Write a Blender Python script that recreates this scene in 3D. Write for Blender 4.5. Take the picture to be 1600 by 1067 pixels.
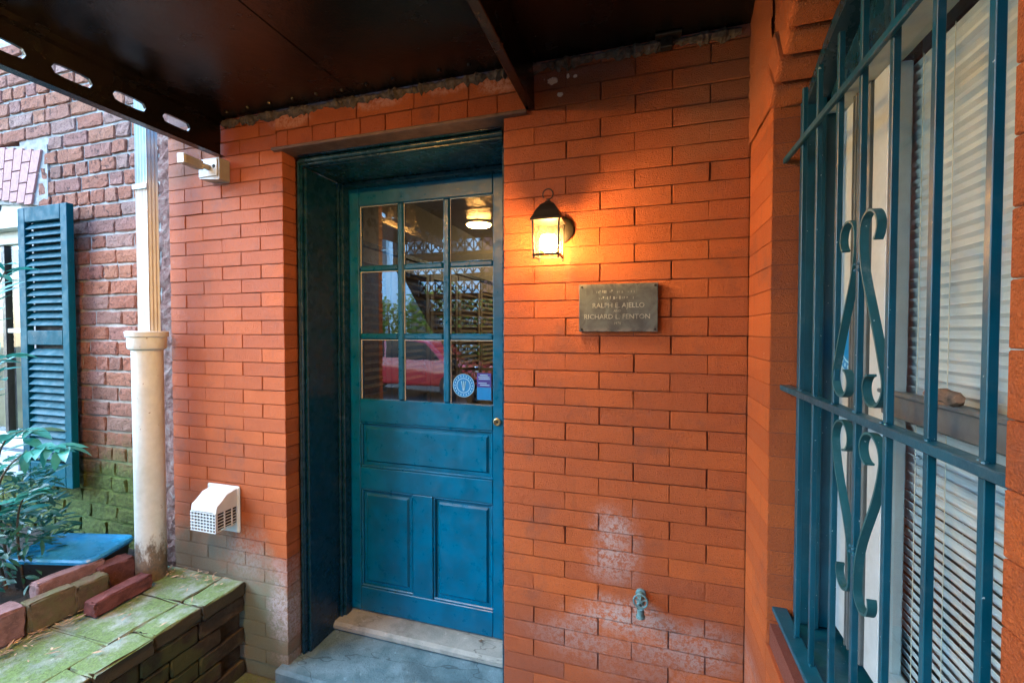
import bpy, bmesh, math, random
from mathutils import Vector, Matrix, Euler
R = math.radians
C = bpy.context.scene.collection
for o in list(bpy.data.objects):
    bpy.data.objects.remove(o)
random.seed(7)
sc = bpy.context.scene

# ------------------------------------------------------------------ camera
# Origin at the camera's eye; X along the front wall, Y into the wall, Z up.
cam_d = bpy.data.cameras.new('camera')
cam = bpy.data.objects.new('camera', cam_d); C.objects.link(cam)
cam.location = (0, 0, 0)
cam.rotation_euler = (R(90 - 1.35), 0, R(17.0))
cam_d.sensor_width = 36.0
cam_d.lens = 687.0 / 1600 * 36
cam_d.clip_start = 0.02
cam_d.clip_end = 500
sc.camera = cam

# ------------------------------------------------------------------ sky, sun, exposure
SUN_AZ, SUN_EL = R(238), R(37)
w = bpy.data.worlds.new('World'); sc.world = w; w.use_nodes = True
nt = w.node_tree
sky = nt.nodes.new('ShaderNodeTexSky'); sky.sky_type = 'NISHITA'; sky.sun_disc = False
sky.sun_elevation = SUN_EL; sky.sun_rotation = SUN_AZ
sky.air_density = 1.0; sky.dust_density = 1.0; sky.ozone_density = 3.0
nt.links.new(sky.outputs[0], nt.nodes['Background'].inputs[0])
nt.nodes['Background'].inputs[1].default_value = 0.15
sun_d = bpy.data.lights.new('sun', 'SUN'); sun = bpy.data.objects.new('sun', sun_d); C.objects.link(sun)
sun_d.energy = 0.5; sun_d.angle = R(40); sun_d.color = (0.72, 0.91, 1.0)
sdir = Vector((math.sin(SUN_AZ) * math.cos(SUN_EL), math.cos(SUN_AZ) * math.cos(SUN_EL), math.sin(SUN_EL)))
sun.rotation_euler = sdir.to_track_quat('Z', 'Y').to_euler()
sc.view_settings.view_transform = 'Standard'
sc.view_settings.look = 'None'
sc.view_settings.gamma = 1
sc.view_settings.use_curve_mapping = False
sc.view_settings.exposure = 2.95
sc.view_settings.use_white_balance = True      # camera balanced for the warm lamps, so daylight reads cool
sc.view_settings.white_balance_temperature = 5400
sc.view_settings.white_balance_tint = 2
sc.render.engine = 'CYCLES'
sc.cycles.use_denoising = True
sc.cycles.max_bounces = 8
sc.cycles.diffuse_bounces = 4
sc.cycles.sample_clamp_indirect = 6
LANTERN_EMIT = 88.0
CEIL_EMIT = 85.0
HALL_W = 3.0

# ------------------------------------------------------------------ node helpers
class NT:
    def __init__(s, name):
        s.m = bpy.data.materials.new(name); s.m.use_nodes = True
        s.t = s.m.node_tree; s.n = s.t.nodes; s.b = s.n['Principled BSDF']
    def node(s, typ, **kw):
        n = s.n.new(typ)
        for k, v in kw.items(): setattr(n, k, v)
        return n
    def put(s, sock, v):
        if isinstance(v, bpy.types.NodeSocket): s.t.links.new(v, sock)
        elif v is not None:
            if isinstance(v, (tuple, list)) and len(v) == 3 and len(sock.default_value) == 4: v = (*v, 1)
            sock.default_value = v
    def pos(s): return s.node('ShaderNodeNewGeometry').outputs['Position']
    def rnd(s): return s.node('ShaderNodeObjectInfo').outputs['Random']
    def math(s, op, a, b=0.5, clamp=False):
        n = s.node('ShaderNodeMath', operation=op, use_clamp=clamp); s.put(n.inputs[0], a); s.put(n.inputs[1], b); return n.outputs[0]
    def vadd(s, a, b):
        n = s.node('ShaderNodeVectorMath', operation='ADD'); s.put(n.inputs[0], a); s.put(n.inputs[1], b); return n.outputs[0]
    def scale(s, a, v):
        n = s.node('ShaderNodeVectorMath', operation='MULTIPLY'); s.put(n.inputs[0], a); n.inputs[1].default_value = v; return n.outputs[0]
    def offpos(s, k=13.0):
        c = s.node('ShaderNodeCombineXYZ'); r = s.math('MULTIPLY', s.rnd(), k)
        for i in range(3): s.t.links.new(r, c.inputs[i])
        return s.vadd(s.pos(), c.outputs[0])
    def noise(s, vec, scale, detail=4, rough=0.6, dist=0.0):
        n = s.node('ShaderNodeTexNoise'); s.put(n.inputs['Vector'], vec)
        n.inputs['Scale'].default_value = scale; n.inputs['Detail'].default_value = detail
        n.inputs['Roughness'].default_value = rough; n.inputs['Distortion'].default_value = dist
        return n.outputs['Fac']
    def voro(s, vec, scale, feature='F1'):
        n = s.node('ShaderNodeTexVoronoi', feature=feature); s.put(n.inputs['Vector'], vec); n.inputs['Scale'].default_value = scale
        return n.outputs['Distance']
    def ramp(s, f, a, b, lo=0.0, hi=1.0):
        n = s.node('ShaderNodeMapRange', interpolation_type='SMOOTHSTEP'); s.put(n.inputs[0], f)
        n.inputs[1].default_value = a; n.inputs[2].default_value = b; n.inputs[3].default_value = lo; n.inputs[4].default_value = hi
        return n.outputs[0]
    def mix(s, f, a, b, mode='MIX'):
        n = s.node('ShaderNodeMix', data_type='RGBA', blend_type=mode); s.put(n.inputs[0], f); s.put(n.inputs[6], a); s.put(n.inputs[7], b)
        return n.outputs[2]
    def colramp(s, f, stops):
        n = s.node('ShaderNodeValToRGB'); s.put(n.inputs[0], f); e = n.color_ramp.elements
        while len(e) < len(stops): e.new(0.5)
        for i, (p, c) in enumerate(stops): e[i].position = p; e[i].color = (*c, 1)
        return n.outputs[0]
    def blob(s, c, r, amp=0.35, nscale=9, soft=0.5):
        """1 inside an uneven ellipsoid round c, 0 outside"""
        p = s.pos()
        v = s.node('ShaderNodeVectorMath', operation='SUBTRACT'); s.put(v.inputs[0], p); v.inputs[1].default_value = c
        d = s.node('ShaderNodeVectorMath', operation='DIVIDE'); s.put(d.inputs[0], v.outputs[0]); d.inputs[1].default_value = r
        l = s.node('ShaderNodeVectorMath', operation='LENGTH'); s.put(l.inputs[0], d.outputs[0])
        n = s.noise(p, nscale, 5, 0.65)
        q = s.math('ADD', l.outputs['Value'], s.math('MULTIPLY', s.math('SUBTRACT', n, 0.5), amp * 4))
        q = s.math('ADD', q, s.math('MULTIPLY', s.math('SUBTRACT', s.rnd(), 0.5), 0.55 * (amp < .29)))
        return s.ramp(q, 1.0 + soft * 0.3, 1.0 - soft * 0.7)
    def sep(s, v):
        n = s.node('ShaderNodeSeparateXYZ'); s.put(n.inputs[0], v); return n.outputs
    def bump(s, h, strength=0.3, dist=0.002, normal=None):
        n = s.node('ShaderNodeBump'); s.put(n.inputs['Height'], h); n.inputs['Strength'].default_value = strength
        n.inputs['Distance'].default_value = dist
        if normal is not None: s.put(n.inputs['Normal'], normal)
        return n.outputs[0]
    def done(s, color=None, rough=None, metal=None, normal=None, spec=None, **kw):
        b = s.b
        s.put(b.inputs['Base Color'], color); s.put(b.inputs['Roughness'], rough); s.put(b.inputs['Metallic'], metal)
        s.put(b.inputs['Normal'], normal); s.put(b.inputs['Specular IOR Level'], spec)
        for k, v in kw.items(): s.put(b.inputs[k], v)
        return s.m

def plain(name, col, rough=0.5, metal=0.0, var=0.12, nscale=20, bump=0.15, bscale=120, bdist=0.001, spec=0.5, **kw):
    s = NT(name)
    n = s.noise(s.offpos(), nscale, 5, 0.65)
    dark = tuple(c * (1 - var * 2) for c in col); lite = tuple(min(1, c * (1 + var * 2)) for c in col)
    c = s.colramp(n, [(0.3, dark), (0.7, lite)])
    r = s.ramp(s.noise(s.pos(), nscale * 2.3, 3), 0.3, 0.7, max(0, rough - 0.08), min(1, rough + 0.1))
    return s.done(c, r, metal, s.bump(s.noise(s.offpos(), bscale, 4), bump, bdist), spec, **kw)

# ------------------------------------------------------------------ materials
def mat_paint_brick(name, base, grit=1.0, stains=True):
    s = NT(name); p = s.pos(); op = s.offpos(9.0)
    big = s.noise(p, 2.2, 4, 0.6)
    r = s.rnd()
    c = s.mix(s.ramp(r, 0, 1), tuple(x * k for x, k in zip(base, (0.86, 0.84, 0.9))), tuple(x * k for x, k in zip(base, (1.08, 1.1, 1.0))))
    c = s.mix(s.ramp(big, 0.38, 0.66, 0, 0.55), c, (base[0] * 0.72, base[1] * 0.68, base[2] * 0.75))
    fine = s.noise(op, 165, 6, 0.8)
    mid = s.noise(op, 46, 4, 0.6)
    c = s.mix(s.ramp(fine, 0.48, 0.33, 0, 0.75), c, (base[0] * 0.5, base[1] * 0.45, base[2] * 0.45))
    c = s.mix(s.ramp(fine, 0.56, 0.72, 0, 0.5), c, (min(1, base[0] * 1.25), base[1] * 1.6, base[2] * 1.8))
    if stains:
        # long faint drips and grime, sooty joints
        drip = s.ramp(s.noise(s.scale(p, (1, 1, .12)), 22, 5, .7), .56, .74, 0, .45)
        c = s.mix(drip, c, (base[0] * .5, base[1] * .55, base[2] * .7))
        c = s.mix(s.ramp(s.noise(p, 5.5, 6, .72), .53, .70, 0, .5), c, (0.17, 0.06, 0.035))
        grain = s.ramp(s.noise(p, 75, 6, 0.8), 0.42, 0.56, 0.12, 1)
        # salt bloom round and below the tap
        for cc, rr, k in (((-0.10, 1.5, -0.70), (0.09, .5, 0.13), 0.75), ((-0.10, 1.5, -0.965), (0.17, .5, 0.07), 0.9),
                          ((0.13, 1.5, -1.02), (0.2, .5, 0.09), 0.6), ((-0.22, 1.5, -1.05), (0.16, .5, 0.07), 0.55), ((0.02, 1.5, -1.12), (0.32, .5, 0.1), 0.3)):
            b = s.math('MULTIPLY', s.math('MULTIPLY', s.blob(cc, rr, 0.28, 7, 1.0), grain), k)
            c = s.mix(b, c, (0.50, 0.44, 0.42))
        # grey-green damp at the foot of the left pier
        b = s.math('MULTIPLY', s.blob((-1.98, 1.5, -1.14), (0.40, .6, 0.36), 0.3, 6, 1.0), 0.9)
        c = s.mix(b, c, (0.12, 0.145, 0.105))
        b = s.math('MULTIPLY', s.blob((-1.62, 1.5, -1.34), (0.24, .6, 0.36), 0.3, 6, 1.0), 0.92)
        c = s.mix(b, c, (0.19, 0.25, 0.17))
        b = s.math('MULTIPLY', s.math('MULTIPLY', s.blob((-1.50, 1.52, -1.22), (0.075, .2, 0.2), 0.2, 9, 1.0), grain), 0.85)
        c = s.mix(b, c, (0.52, 0.47, 0.46))
        b = s.math('MULTIPLY', s.math('MULTIPLY', s.blob((-1.68, 1.5, -0.98), (0.13, .5, 0.15), 0.3, 8, 1.0), grain), 0.5)
        c = s.mix(b, c, (0.36, 0.36, 0.35))
        c = s.mix(s.math('MULTIPLY', s.blob((-.05, 1.5, -1.40), (0.75, .5, 0.5), 0.2, 5, 1.0), .55), c, (0.17, 0.055, 0.035))
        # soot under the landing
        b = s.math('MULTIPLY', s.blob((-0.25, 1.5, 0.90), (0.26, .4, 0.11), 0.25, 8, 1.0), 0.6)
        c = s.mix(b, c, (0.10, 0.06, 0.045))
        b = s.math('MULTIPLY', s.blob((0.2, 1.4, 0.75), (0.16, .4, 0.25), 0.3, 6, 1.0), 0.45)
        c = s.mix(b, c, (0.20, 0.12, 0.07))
        # bare pale patches on the top course over the door, and chips
        for cc, rr in (((-1.43, 1.5, 0.875), (0.11, .3, 0.035)), ((-1.0, 1.5, 0.89), (0.13, .3, 0.03)), ((-0.72, 1.5, 0.9), (0.1, .3, 0.03)), ((-0.5, 1.5, 0.88), (0.08, .3, 0.04))):
            b = s.math('MULTIPLY', s.math('MULTIPLY', s.blob(cc, rr, 0.3, 12, 0.7), grain), 0.75)
            c = s.mix(b, c, (0.62, 0.34, 0.25))
        for cc, rr in (((-0.313, 1.5, 0.855), (0.017, .2, 0.013)), ((-0.287, 1.5, 0.805), (0.011, .2, 0.008)), ((-0.235, 1.5, 0.858), (0.007, .2, 0.006)), ((-0.26, 1.5, 0.862), (0.005, .2, 0.008)), ((0.06, 1.5, .945), (0.01, .2, .008))):
            c = s.mix(s.blob(cc, rr, 0.3, 90, 0.3), c, (0.78, 0.66, 0.56))
    chip = s.ramp(s.noise(p, 40, 4, 0.6), 0.735, 0.75)
    c = s.mix(s.math('MULTIPLY', chip, 0.8), c, (0.72, 0.5, 0.38))
    pit = s.ramp(s.voro(op, 170), 0.28, 0.12, 0, 0.55)
    c = s.mix(s.math('MULTIPLY', pit, s.ramp(mid, .45, .6)), c, (base[0] * 0.35, base[1] * 0.3, base[2] * 0.35))
    h = s.math('ADD', s.math('MULTIPLY', fine, 0.9), s.math('MULTIPLY', mid, 0.55))
    h = s.math('ADD', h, s.math('MULTIPLY', s.voro(op, 360), 0.5))
    return s.done(c, s.ramp(fine, .3, .7, 0.5, 0.75), 0, s.bump(h, 1.0 * grit, 0.008), 0.45)

M = {}
ORANGE = (0.455, 0.108, 0.014)
M['orange_brick'] = mat_paint_brick('painted_brick', ORANGE)
M['orange_mortar'] = mat_paint_brick('painted_joint', (0.17, 0.05, 0.028), 0.8)
def m_rustic():
    s = NT('weathered_brick'); p = s.pos(); op = s.offpos(17.0); z = s.sep(p)[2]
    base = s.colramp(s.rnd(), [(0.0, (0.36, 0.145, 0.09)), (0.25, (0.42, 0.165, 0.095)), (0.5, (0.46, 0.21, 0.12)), (0.7, (0.37, 0.17, 0.13)), (0.88, (0.42, 0.26, 0.21)), (1.0, (0.28, 0.135, 0.095))])
    n1 = s.noise(op, 38, 6, 0.7, 0.6); n2 = s.noise(op, 120, 5, 0.7)
    c = s.mix(s.ramp(n1, 0.47, 0.34, 0, 0.8), base, (0.07, 0.035, 0.03))
    c = s.mix(s.ramp(n2, 0.5, 0.36, 0, 0.6), c, (0.10, 0.045, 0.035))
    c = s.mix(s.ramp(n1, 0.58, 0.75, 0, 0.5), c, (0.45, 0.2, 0.14))
    # lower courses are darker with grime, then mossy
    grime = s.ramp(s.math('ADD', z, s.math('MULTIPLY', s.noise(p, 3, 3), 0.5)), 0.15, -0.35, 0, 0.5)
    c = s.mix(grime, c, (0.12, 0.085, 0.05))
    moss = s.ramp(s.math('ADD', z, s.math('MULTIPLY', s.noise(p, 7, 5, 0.7), 0.55)), -0.22, -0.52, 0, 0.92)
    mc = s.colramp(s.noise(p, 45, 5, 0.7), [(0.3, (0.03, 0.05, 0.012)), (0.6, (0.10, 0.16, 0.03)), (0.8, (0.2, 0.27, 0.06))])
    c = s.mix(moss, c, mc)
    h = s.math('ADD', s.math('MULTIPLY', n1, 1.4), s.math('MULTIPLY', n2, 0.5))
    return s.done(c, 0.85, 0, s.bump(h, 1.0, 0.018), 0.25)
M['rustic_brick'] = m_rustic()
def m_rmortar():
    s = NT('lime_mortar'); p = s.pos(); z = s.sep(p)[2]
    n = s.noise(p, 30, 6, 0.7)
    c = s.colramp(n, [(0.3, (0.26, 0.245, 0.22)), (0.65, (0.48, 0.465, 0.43))])
    grime = s.ramp(s.math('ADD', z, s.math('MULTIPLY', s.noise(p, 3, 3), 0.5)), 0.2, -0.35, 0, 0.72)
    c = s.mix(grime, c, (0.17, 0.14, 0.09))
    moss = s.ramp(s.math('ADD', z, s.math('MULTIPLY', s.noise(p, 7, 5, 0.7), 0.55)), -0.2, -0.5, 0, 0.92)
    c = s.mix(moss, c, s.colramp(s.noise(p, 45, 5, 0.7), [(0.3, (0.03, 0.05, 0.012)), (0.7, (0.13, 0.2, 0.04))]))
    return s.done(c, 0.9, 0, s.bump(s.noise(p, 90, 5, .7), 0.8, 0.005), 0.2)
M['lime_mortar'] = m_rmortar()
def m_ragged():
    s = NT('ragged_joint'); p = s.pos()
    n = s.noise(p, 28, 6, 0.75, 0.5)
    c = s.colramp(n, [(0.3, (0.04, 0.03, 0.028)), (0.45, (0.22, 0.11, 0.09)), (0.57, (0.30, 0.2, 0.17)), (0.75, (0.42, 0.41, 0.39))])
    return s.done(c, 0.9, 0, s.bump(s.noise(p, 60, 6, .75), 1.0, 0.012), 0.2)
M['ragged'] = m_ragged()
M['arch_brick'] = plain('smooth_arch_brick', (0.42, 0.22, 0.2), 0.75, var=0.1, nscale=40, bump=0.3, bscale=150)

def m_gloss(name, col, rough=0.33, edge=None, spec=0.5, wear=0.5, dust_amt=.16):
    """gloss paint over wood or iron: brush grain, dust, worn specks"""
    s = NT(name); p = s.pos(); op = s.offpos(5.0)
    n = s.noise(op, 9, 5, 0.6)
    c = s.mix(s.ramp(n, 0.3, 0.7), tuple(x * 0.82 for x in col), tuple(x * 1.2 for x in col))
    dust = s.ramp(s.noise(p, 14, 6, 0.75), 0.52, 0.8, 0, dust_amt)
    c = s.mix(dust, c, (0.22, 0.27, 0.27))
    speck = s.ramp(s.noise(p, 140, 3, 0.5), 0.73, 0.76, 0, wear)
    c = s.mix(speck, c, (0.5, 0.55, 0.55))
    grain = s.noise(s.scale(op, (12, 60, 60)), 3.0, 4, 0.6)
    h = s.math('ADD', s.math('MULTIPLY', grain, 0.6), s.math('MULTIPLY', s.noise(op, 70, 4, 0.6), 0.7))
    return s.done(c, s.ramp(s.noise(p, 25, 4), 0.3, 0.7, rough - 0.08, rough + 0.14), 0, s.bump(h, 0.22, 0.0025), spec)
TEAL = (0.006, 0.075, 0.115)
M['door_paint'] = m_gloss('blue_door_paint', (0.003, 0.095, 0.195), 0.34, dust_amt=.1)
M['frame_paint'] = m_gloss('dark_teal_frame_paint', (0.003, 0.027, 0.050), 0.26)
M['iron_teal'] = m_gloss('teal_iron_paint', (0.005, 0.058, 0.092), 0.36, wear=0.7)
M['dusty_iron'] = m_gloss('dusty_teal_iron', (0.012, 0.075, 0.09), 0.45, wear=0.7, dust_amt=.5)
M['shutter_paint'] = m_gloss('teal_shutter_paint', (0.002, 0.066, 0.095), 0.55, spec=.15, dust_amt=.02)
def m_black():
    s = NT('black_gloss_paint'); p = s.pos()
    h = s.math('ADD', s.math('MULTIPLY', s.noise(p, 5, 4, 0.5), 2.5), s.math('MULTIPLY', s.noise(p, 130, 5, 0.7), 0.35))
    dust = s.ramp(s.noise(p, 160, 3, .6), 0.72, 0.76, 0, 0.5)
    c = s.mix(dust, (0.0045, 0.0038, 0.0042), (0.25, 0.24, 0.22))
    return s.done(c, s.ramp(s.noise(p, 6, 4), .35, .7, 0.13, 0.3), 0, s.bump(h, 0.5, 0.006), 0.4)
M['black_paint'] = m_black()
M['black_iron'] = plain('black_iron', (0.012, 0.011, 0.011), 0.42, 0.2, bscale=200, bump=0.3)
M['lantern_iron'] = plain('dark_bronze_iron', (0.018, 0.015, 0.013), 0.5, 0.4, bscale=260, bump=0.3)
M['white_pipe'] = None
def m_pipe():
    s = NT('sky_tinted_cream_paint'); p = s.pos(); z = s.sep(p)[2]
    n = s.noise(p, 13, 6, 0.65)
    c = s.mix(s.ramp(n, .35, .7), (0.47, 0.54, 0.51), (0.57, 0.64, 0.61))  # cream paint with the cool skylight tinted into it
    rust = s.ramp(s.math('ADD', z, s.math('MULTIPLY', s.noise(s.scale(p, (1, 1, .45)), 26, 6, 0.75), 0.5)), -0.66, -0.76, 0, 1)
    rc = s.colramp(s.noise(p, 50, 6, .7), [(0.3, (0.03, 0.025, 0.018)), (0.6, (0.14, 0.09, 0.04)), (0.8, (0.3, 0.22, 0.12))])
    c = s.mix(s.math('MULTIPLY', rust, 0.9), c, rc)
    pit = s.ramp(s.noise(p, 60, 3, 0.5), 0.71, 0.74, 0, 0.75)
    c = s.mix(pit, c, (0.16, 0.12, 0.08))
    return s.done(c, s.ramp(n, .3, .7, .4, .6), 0, s.bump(s.math('ADD', s.noise(p, 60, 4), s.noise(p, 14, 3)), 0.35, 0.004), 0.45)
M['white_pipe'] = m_pipe()
M['downspout'] = plain('sky_tinted_enamel', (0.54, 0.61, 0.59), 0.42, var=0.06, nscale=10, bump=0.08)  # cream, with cool skylight painted into the colour
M['sky_tinted_plastic'] = plain('sky_tinted_plastic', (0.50, 0.57, 0.59), 0.4, var=0.04, nscale=14, bump=0.05)  # white plastic, its cyan cast from the sky put into the colour
M['grey_plastic'] = plain('grey_plastic', (0.27, 0.27, 0.26), 0.45, var=0.06)
M['dark'] = plain('dark_void', (0.012, 0.012, 0.012), 0.8)
def m_conc(name, a, b, moss=0.0):
    s = NT(name); p = s.pos()
    n = s.noise(p, 7, 6, 0.65, 0.3); f = s.noise(p, 120, 5, 0.7)
    c = s.mix(s.ramp(n, 0.32, 0.7), a, b)
    c = s.mix(s.ramp(f, .42, .3, 0, .5), c, tuple(x * .5 for x in a))
    c = s.mix(s.ramp(s.noise(p, 24, 5, .7), .6, .72, 0, .5), c, tuple(min(1, x * 1.5) for x in b))
    if moss:
        m = s.ramp(s.noise(p, 9, 6, 0.7), 0.36, 0.56, 0, moss)
        c = s.mix(m, c, s.colramp(f, [(0.3, (0.05, 0.09, 0.015)), (0.7, (0.15, 0.27, 0.045))]))
    if moss > .7:
        nz = s.sep(s.node('ShaderNodeNewGeometry').outputs['Normal'])[2]
        c = s.mix(s.ramp(s.math('ADD', nz, s.math('MULTIPLY', s.math('SUBTRACT', n, .5), .8)), .75, .35, 0, .95), c, (0.05, 0.043, 0.026))
    if moss == 0:
        cr = s.ramp(s.voro(s.vadd(p, s.scale(s.node('ShaderNodeTexNoise').outputs['Color'], (.2, .2, .2))), 1.7, 'DISTANCE_TO_EDGE'), .006, .002, 0, .5)
        c = s.mix(cr, c, tuple(x * .25 for x in a))
        c = s.mix(s.ramp(s.noise(p, 4, 5, .7), .5, .66, 0, .55), c, tuple(x * .45 for x in a))
    h = s.math('ADD', f, s.math('MULTIPLY', n, 1.5))
    return s.done(c, 0.8, 0, s.bump(h, 0.6, 0.006), 0.3)
M['slab'] = m_conc('sky_tinted_step', (0.065, 0.13, 0.165), (0.14, 0.235, 0.285))  # concrete step, blue of the skylight put into its base colour
M['threshold'] = m_conc('pale_stone_sill', (0.18, 0.215, 0.205), (0.28, 0.31, 0.29))
M['walk'] = m_conc('old_concrete', (0.06, 0.07, 0.065), (0.13, 0.14, 0.13), 0.5)
M['mossy_coping'] = m_conc('mossy_coping', (0.16, 0.22, 0.18), (0.31, 0.38, 0.34), 0.8)
def m_planter_side():
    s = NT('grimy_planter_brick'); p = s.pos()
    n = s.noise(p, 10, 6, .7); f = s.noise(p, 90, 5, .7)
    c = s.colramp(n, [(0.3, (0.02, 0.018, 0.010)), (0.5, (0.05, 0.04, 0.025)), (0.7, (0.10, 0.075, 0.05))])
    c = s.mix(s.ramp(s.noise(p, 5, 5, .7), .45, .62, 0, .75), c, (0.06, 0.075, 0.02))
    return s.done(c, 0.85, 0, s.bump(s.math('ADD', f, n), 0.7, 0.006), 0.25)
M['planter_side'] = m_planter_side()
def m_edge(name, col, top_moss=0.0):
    s = NT(name); p = s.offpos(6.0)
    n = s.noise(p, 26, 6, .7); f = s.noise(p, 160, 5, .7)
    c = s.mix(s.ramp(n, .3, .7), tuple(x * .65 for x in col), tuple(min(1, x * 1.25) for x in col))
    c = s.mix(s.ramp(f, .58, .7, 0, .45), c, tuple(min(1, x * 1.9 + .08) for x in col))
    if top_moss:
        c = s.mix(s.ramp(s.noise(p, 20, 5, .7), .4, .6, 0, top_moss), c, (0.10, 0.105, 0.05))
    return s.done(c, 0.85, 0, s.bump(s.math('ADD', f, n), 0.6, 0.004), 0.25)
M['edge_red'] = m_edge('dull_red_brick', (0.11, 0.05, 0.045))
M['edge_pink'] = m_edge('pale_pink_brick', (0.20, 0.125, 0.12))
M['edge_moss'] = m_edge('mossy_brick', (0.12, 0.095, 0.06), 0.85)
M['edge_purple'] = m_edge('smooth_red_brick', (0.13, 0.05, 0.046))
M['soil'] = m_conc('dark_soil', (0.02, 0.017, 0.013), (0.05, 0.04, 0.03))
def m_leaf(name, a, b, trans=.25):
    s = NT(name); p = s.pos(); r = s.noise(p, 16, 3)
    c = s.mix(s.ramp(r, .3, .7), a, b)
    c = s.mix(s.ramp(s.rnd(), .82, .95, 0, .5), c, (0.12, 0.13, 0.02))
    s.b.inputs['Transmission Weight'].default_value = 0
    m = s.done(c, 0.34, 0, s.bump(s.noise(p, 90, 3), .15, .001), 0.5)
    # a thin leaf lets a little light through
    tr = s.node('ShaderNodeBsdfTranslucent'); s.put(tr.inputs[0], c)
    mx = s.node('ShaderNodeMixShader'); mx.inputs[0].default_value = trans
    out = s.n['Material Output']
    s.t.links.new(s.b.outputs[0], mx.inputs[1]); s.t.links.new(tr.outputs[0], mx.inputs[2]); s.t.links.new(mx.outputs[0], out.inputs[0])
    return m
M['leaf'] = m_leaf('evergreen_leaf', (0.018, 0.09, 0.065), (0.05, 0.17, 0.12))
M['leaf_young'] = m_leaf('young_leaf', (0.035, 0.20, 0.17), (0.07, 0.32, 0.26))
M['hedge_leaf'] = m_leaf('hedge_leaf', (0.13, 0.20, 0.025), (0.32, 0.36, 0.045), .55)
M['stem'] = plain('brown_stem', (0.10, 0.07, 0.04), 0.8)
def m_glass(name, tint=(0.9, 0.95, 0.93), refl=1.0, wob=0.0):
    s = NT(name); p = s.pos()
    t = s.node('ShaderNodeBsdfTransparent'); t.inputs[0].default_value = (*tint, 1)
    g = s.node('ShaderNodeBsdfGlossy'); g.inputs['Roughness'].default_value = 0.0
    if wob: s.put(g.inputs['Normal'], s.bump(s.noise(p, 6, 2), wob, 0.004))
    ge = s.node('ShaderNodeNewGeometry')
    d = s.node('ShaderNodeVectorMath', operation='DOT_PRODUCT'); s.put(d.inputs[0], ge.outputs['Incoming']); s.put(d.inputs[1], ge.outputs['Normal'])
    c1 = s.math('POWER', s.math('SUBTRACT', 1.0, s.math('ABSOLUTE', d.outputs['Value'])), 5.0)
    k = s.math('MULTIPLY', s.math('ADD', s.math('MULTIPLY', c1, 0.96), 0.04), 1.9 * refl, True)   # both faces of the sheet
    mx = s.node('ShaderNodeMixShader'); s.put(mx.inputs[0], k)
    s.t.links.new(t.outputs[0], mx.inputs[1]); s.t.links.new(g.outputs[0], mx.inputs[2]); s.t.links.new(mx.outputs[0], s.n['Material Output'].inputs[0])
    return s.m
M['pane'] = m_glass('door_glass', refl=5.0, wob=0.04)
M['win_glass'] = m_glass('window_glass', refl=.5)
M['lantern_glass'] = m_glass('seedy_lantern_glass', (0.97, 0.95, 0.9), 0.8, 0.6)
def frost(m, k):
    t = m.node_tree; out = t.nodes['Material Output']; src = out.inputs[0].links[0].from_socket
    tr = t.nodes.new('ShaderNodeBsdfTranslucent'); tr.inputs[0].default_value = (.9, .85, .7, 1)
    mx = t.nodes.new('ShaderNodeMixShader'); mx.inputs[0].default_value = k
    t.links.new(src, mx.inputs[1]); t.links.new(tr.outputs[0], mx.inputs[2]); t.links.new(mx.outputs[0], out.inputs[0])
frost(M['lantern_glass'], .012)
def m_emit(name, col, k):
    s = NT(name); return s.done((*col,), 0.5, 0, **{'Emission Color': (*col, 1), 'Emission Strength': k})
M['bulb'] = m_emit('lit_bulb', (1.0, 0.46, 0.10), LANTERN_EMIT)
M['disc_light'] = m_emit('lit_disc', (1.0, 0.42, 0.08), CEIL_EMIT)
M['blind'] = plain('white_blind_slat', (0.50, 0.57, 0.61), 0.45, var=0.03, bump=0.03)
M['white_paint'] = plain('white_wood_paint', (0.36, 0.43, 0.45), 0.45, var=0.05, bump=0.1)
M['cream_paint'] = plain('cream_wood_paint', (0.56, 0.56, 0.47), 0.5, var=0.06, bump=0.1)
M['grey_metal'] = plain('grey_sash_metal', (0.075, 0.095, 0.10), 0.45, 0.0, var=0.1)
M['bronze'] = None
def m_bronze():
    s = NT('patinated_bronze'); p = s.pos()
    n = s.noise(p, 16, 6, .7, .8); f = s.noise(s.scale(p, (1, 1, .25)), 60, 5, .7)
    c = s.mix(s.ramp(n, .35, .65), (0.055, 0.06, 0.062), (0.095, 0.115, 0.115))
    c = s.mix(s.ramp(f, .55, .75, 0, .5), c, (0.20, 0.25, 0.25))
    x = s.sep(p)
    edge = s.ramp(s.math('ABSOLUTE', s.math('ADD', x[2], -0.077)), .062, .08, 0, .6)
    c = s.mix(s.math('MULTIPLY', edge, s.ramp(n, .4, .6)), c, (0.22, 0.19, 0.17))
    return s.done(c, s.ramp(n, .3, .7, .4, .6), 0.15, s.bump(f, .25, .001), .5)
M['bronze'] = m_bronze()
M['bronze_letter'] = plain('worn_letter', (0.29, 0.32, 0.29), 0.5, 0.1, var=.22, nscale=45)
M['brass'] = plain('old_brass', (0.42, 0.33, 0.16), 0.35, 0.8)
M['verdigris'] = plain('verdigris_tap', (0.10, 0.20, 0.22), 0.5, 0.2, var=.25, nscale=60)
M['hall_wall'] = plain('warm_plaster', (0.34, 0.27, 0.18), 0.7, var=.04)
M['hall_louvre'] = plain('varnished_louvre', (0.30, 0.22, 0.13), 0.5, var=.08)
M['blue_print'] = plain('blue_decal', (0.012, 0.17, 0.46), 0.45, var=.04)
M['pale_print'] = plain('pale_blue_ink', (0.30, 0.55, 0.72), 0.5, var=.04)
M['violet_print'] = plain('violet_card', (0.035, 0.03, 0.21), 0.45, var=.1)
M['tub_black'] = plain('black_tub_plastic', (0.014, 0.014, 0.014), 0.35)
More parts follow.
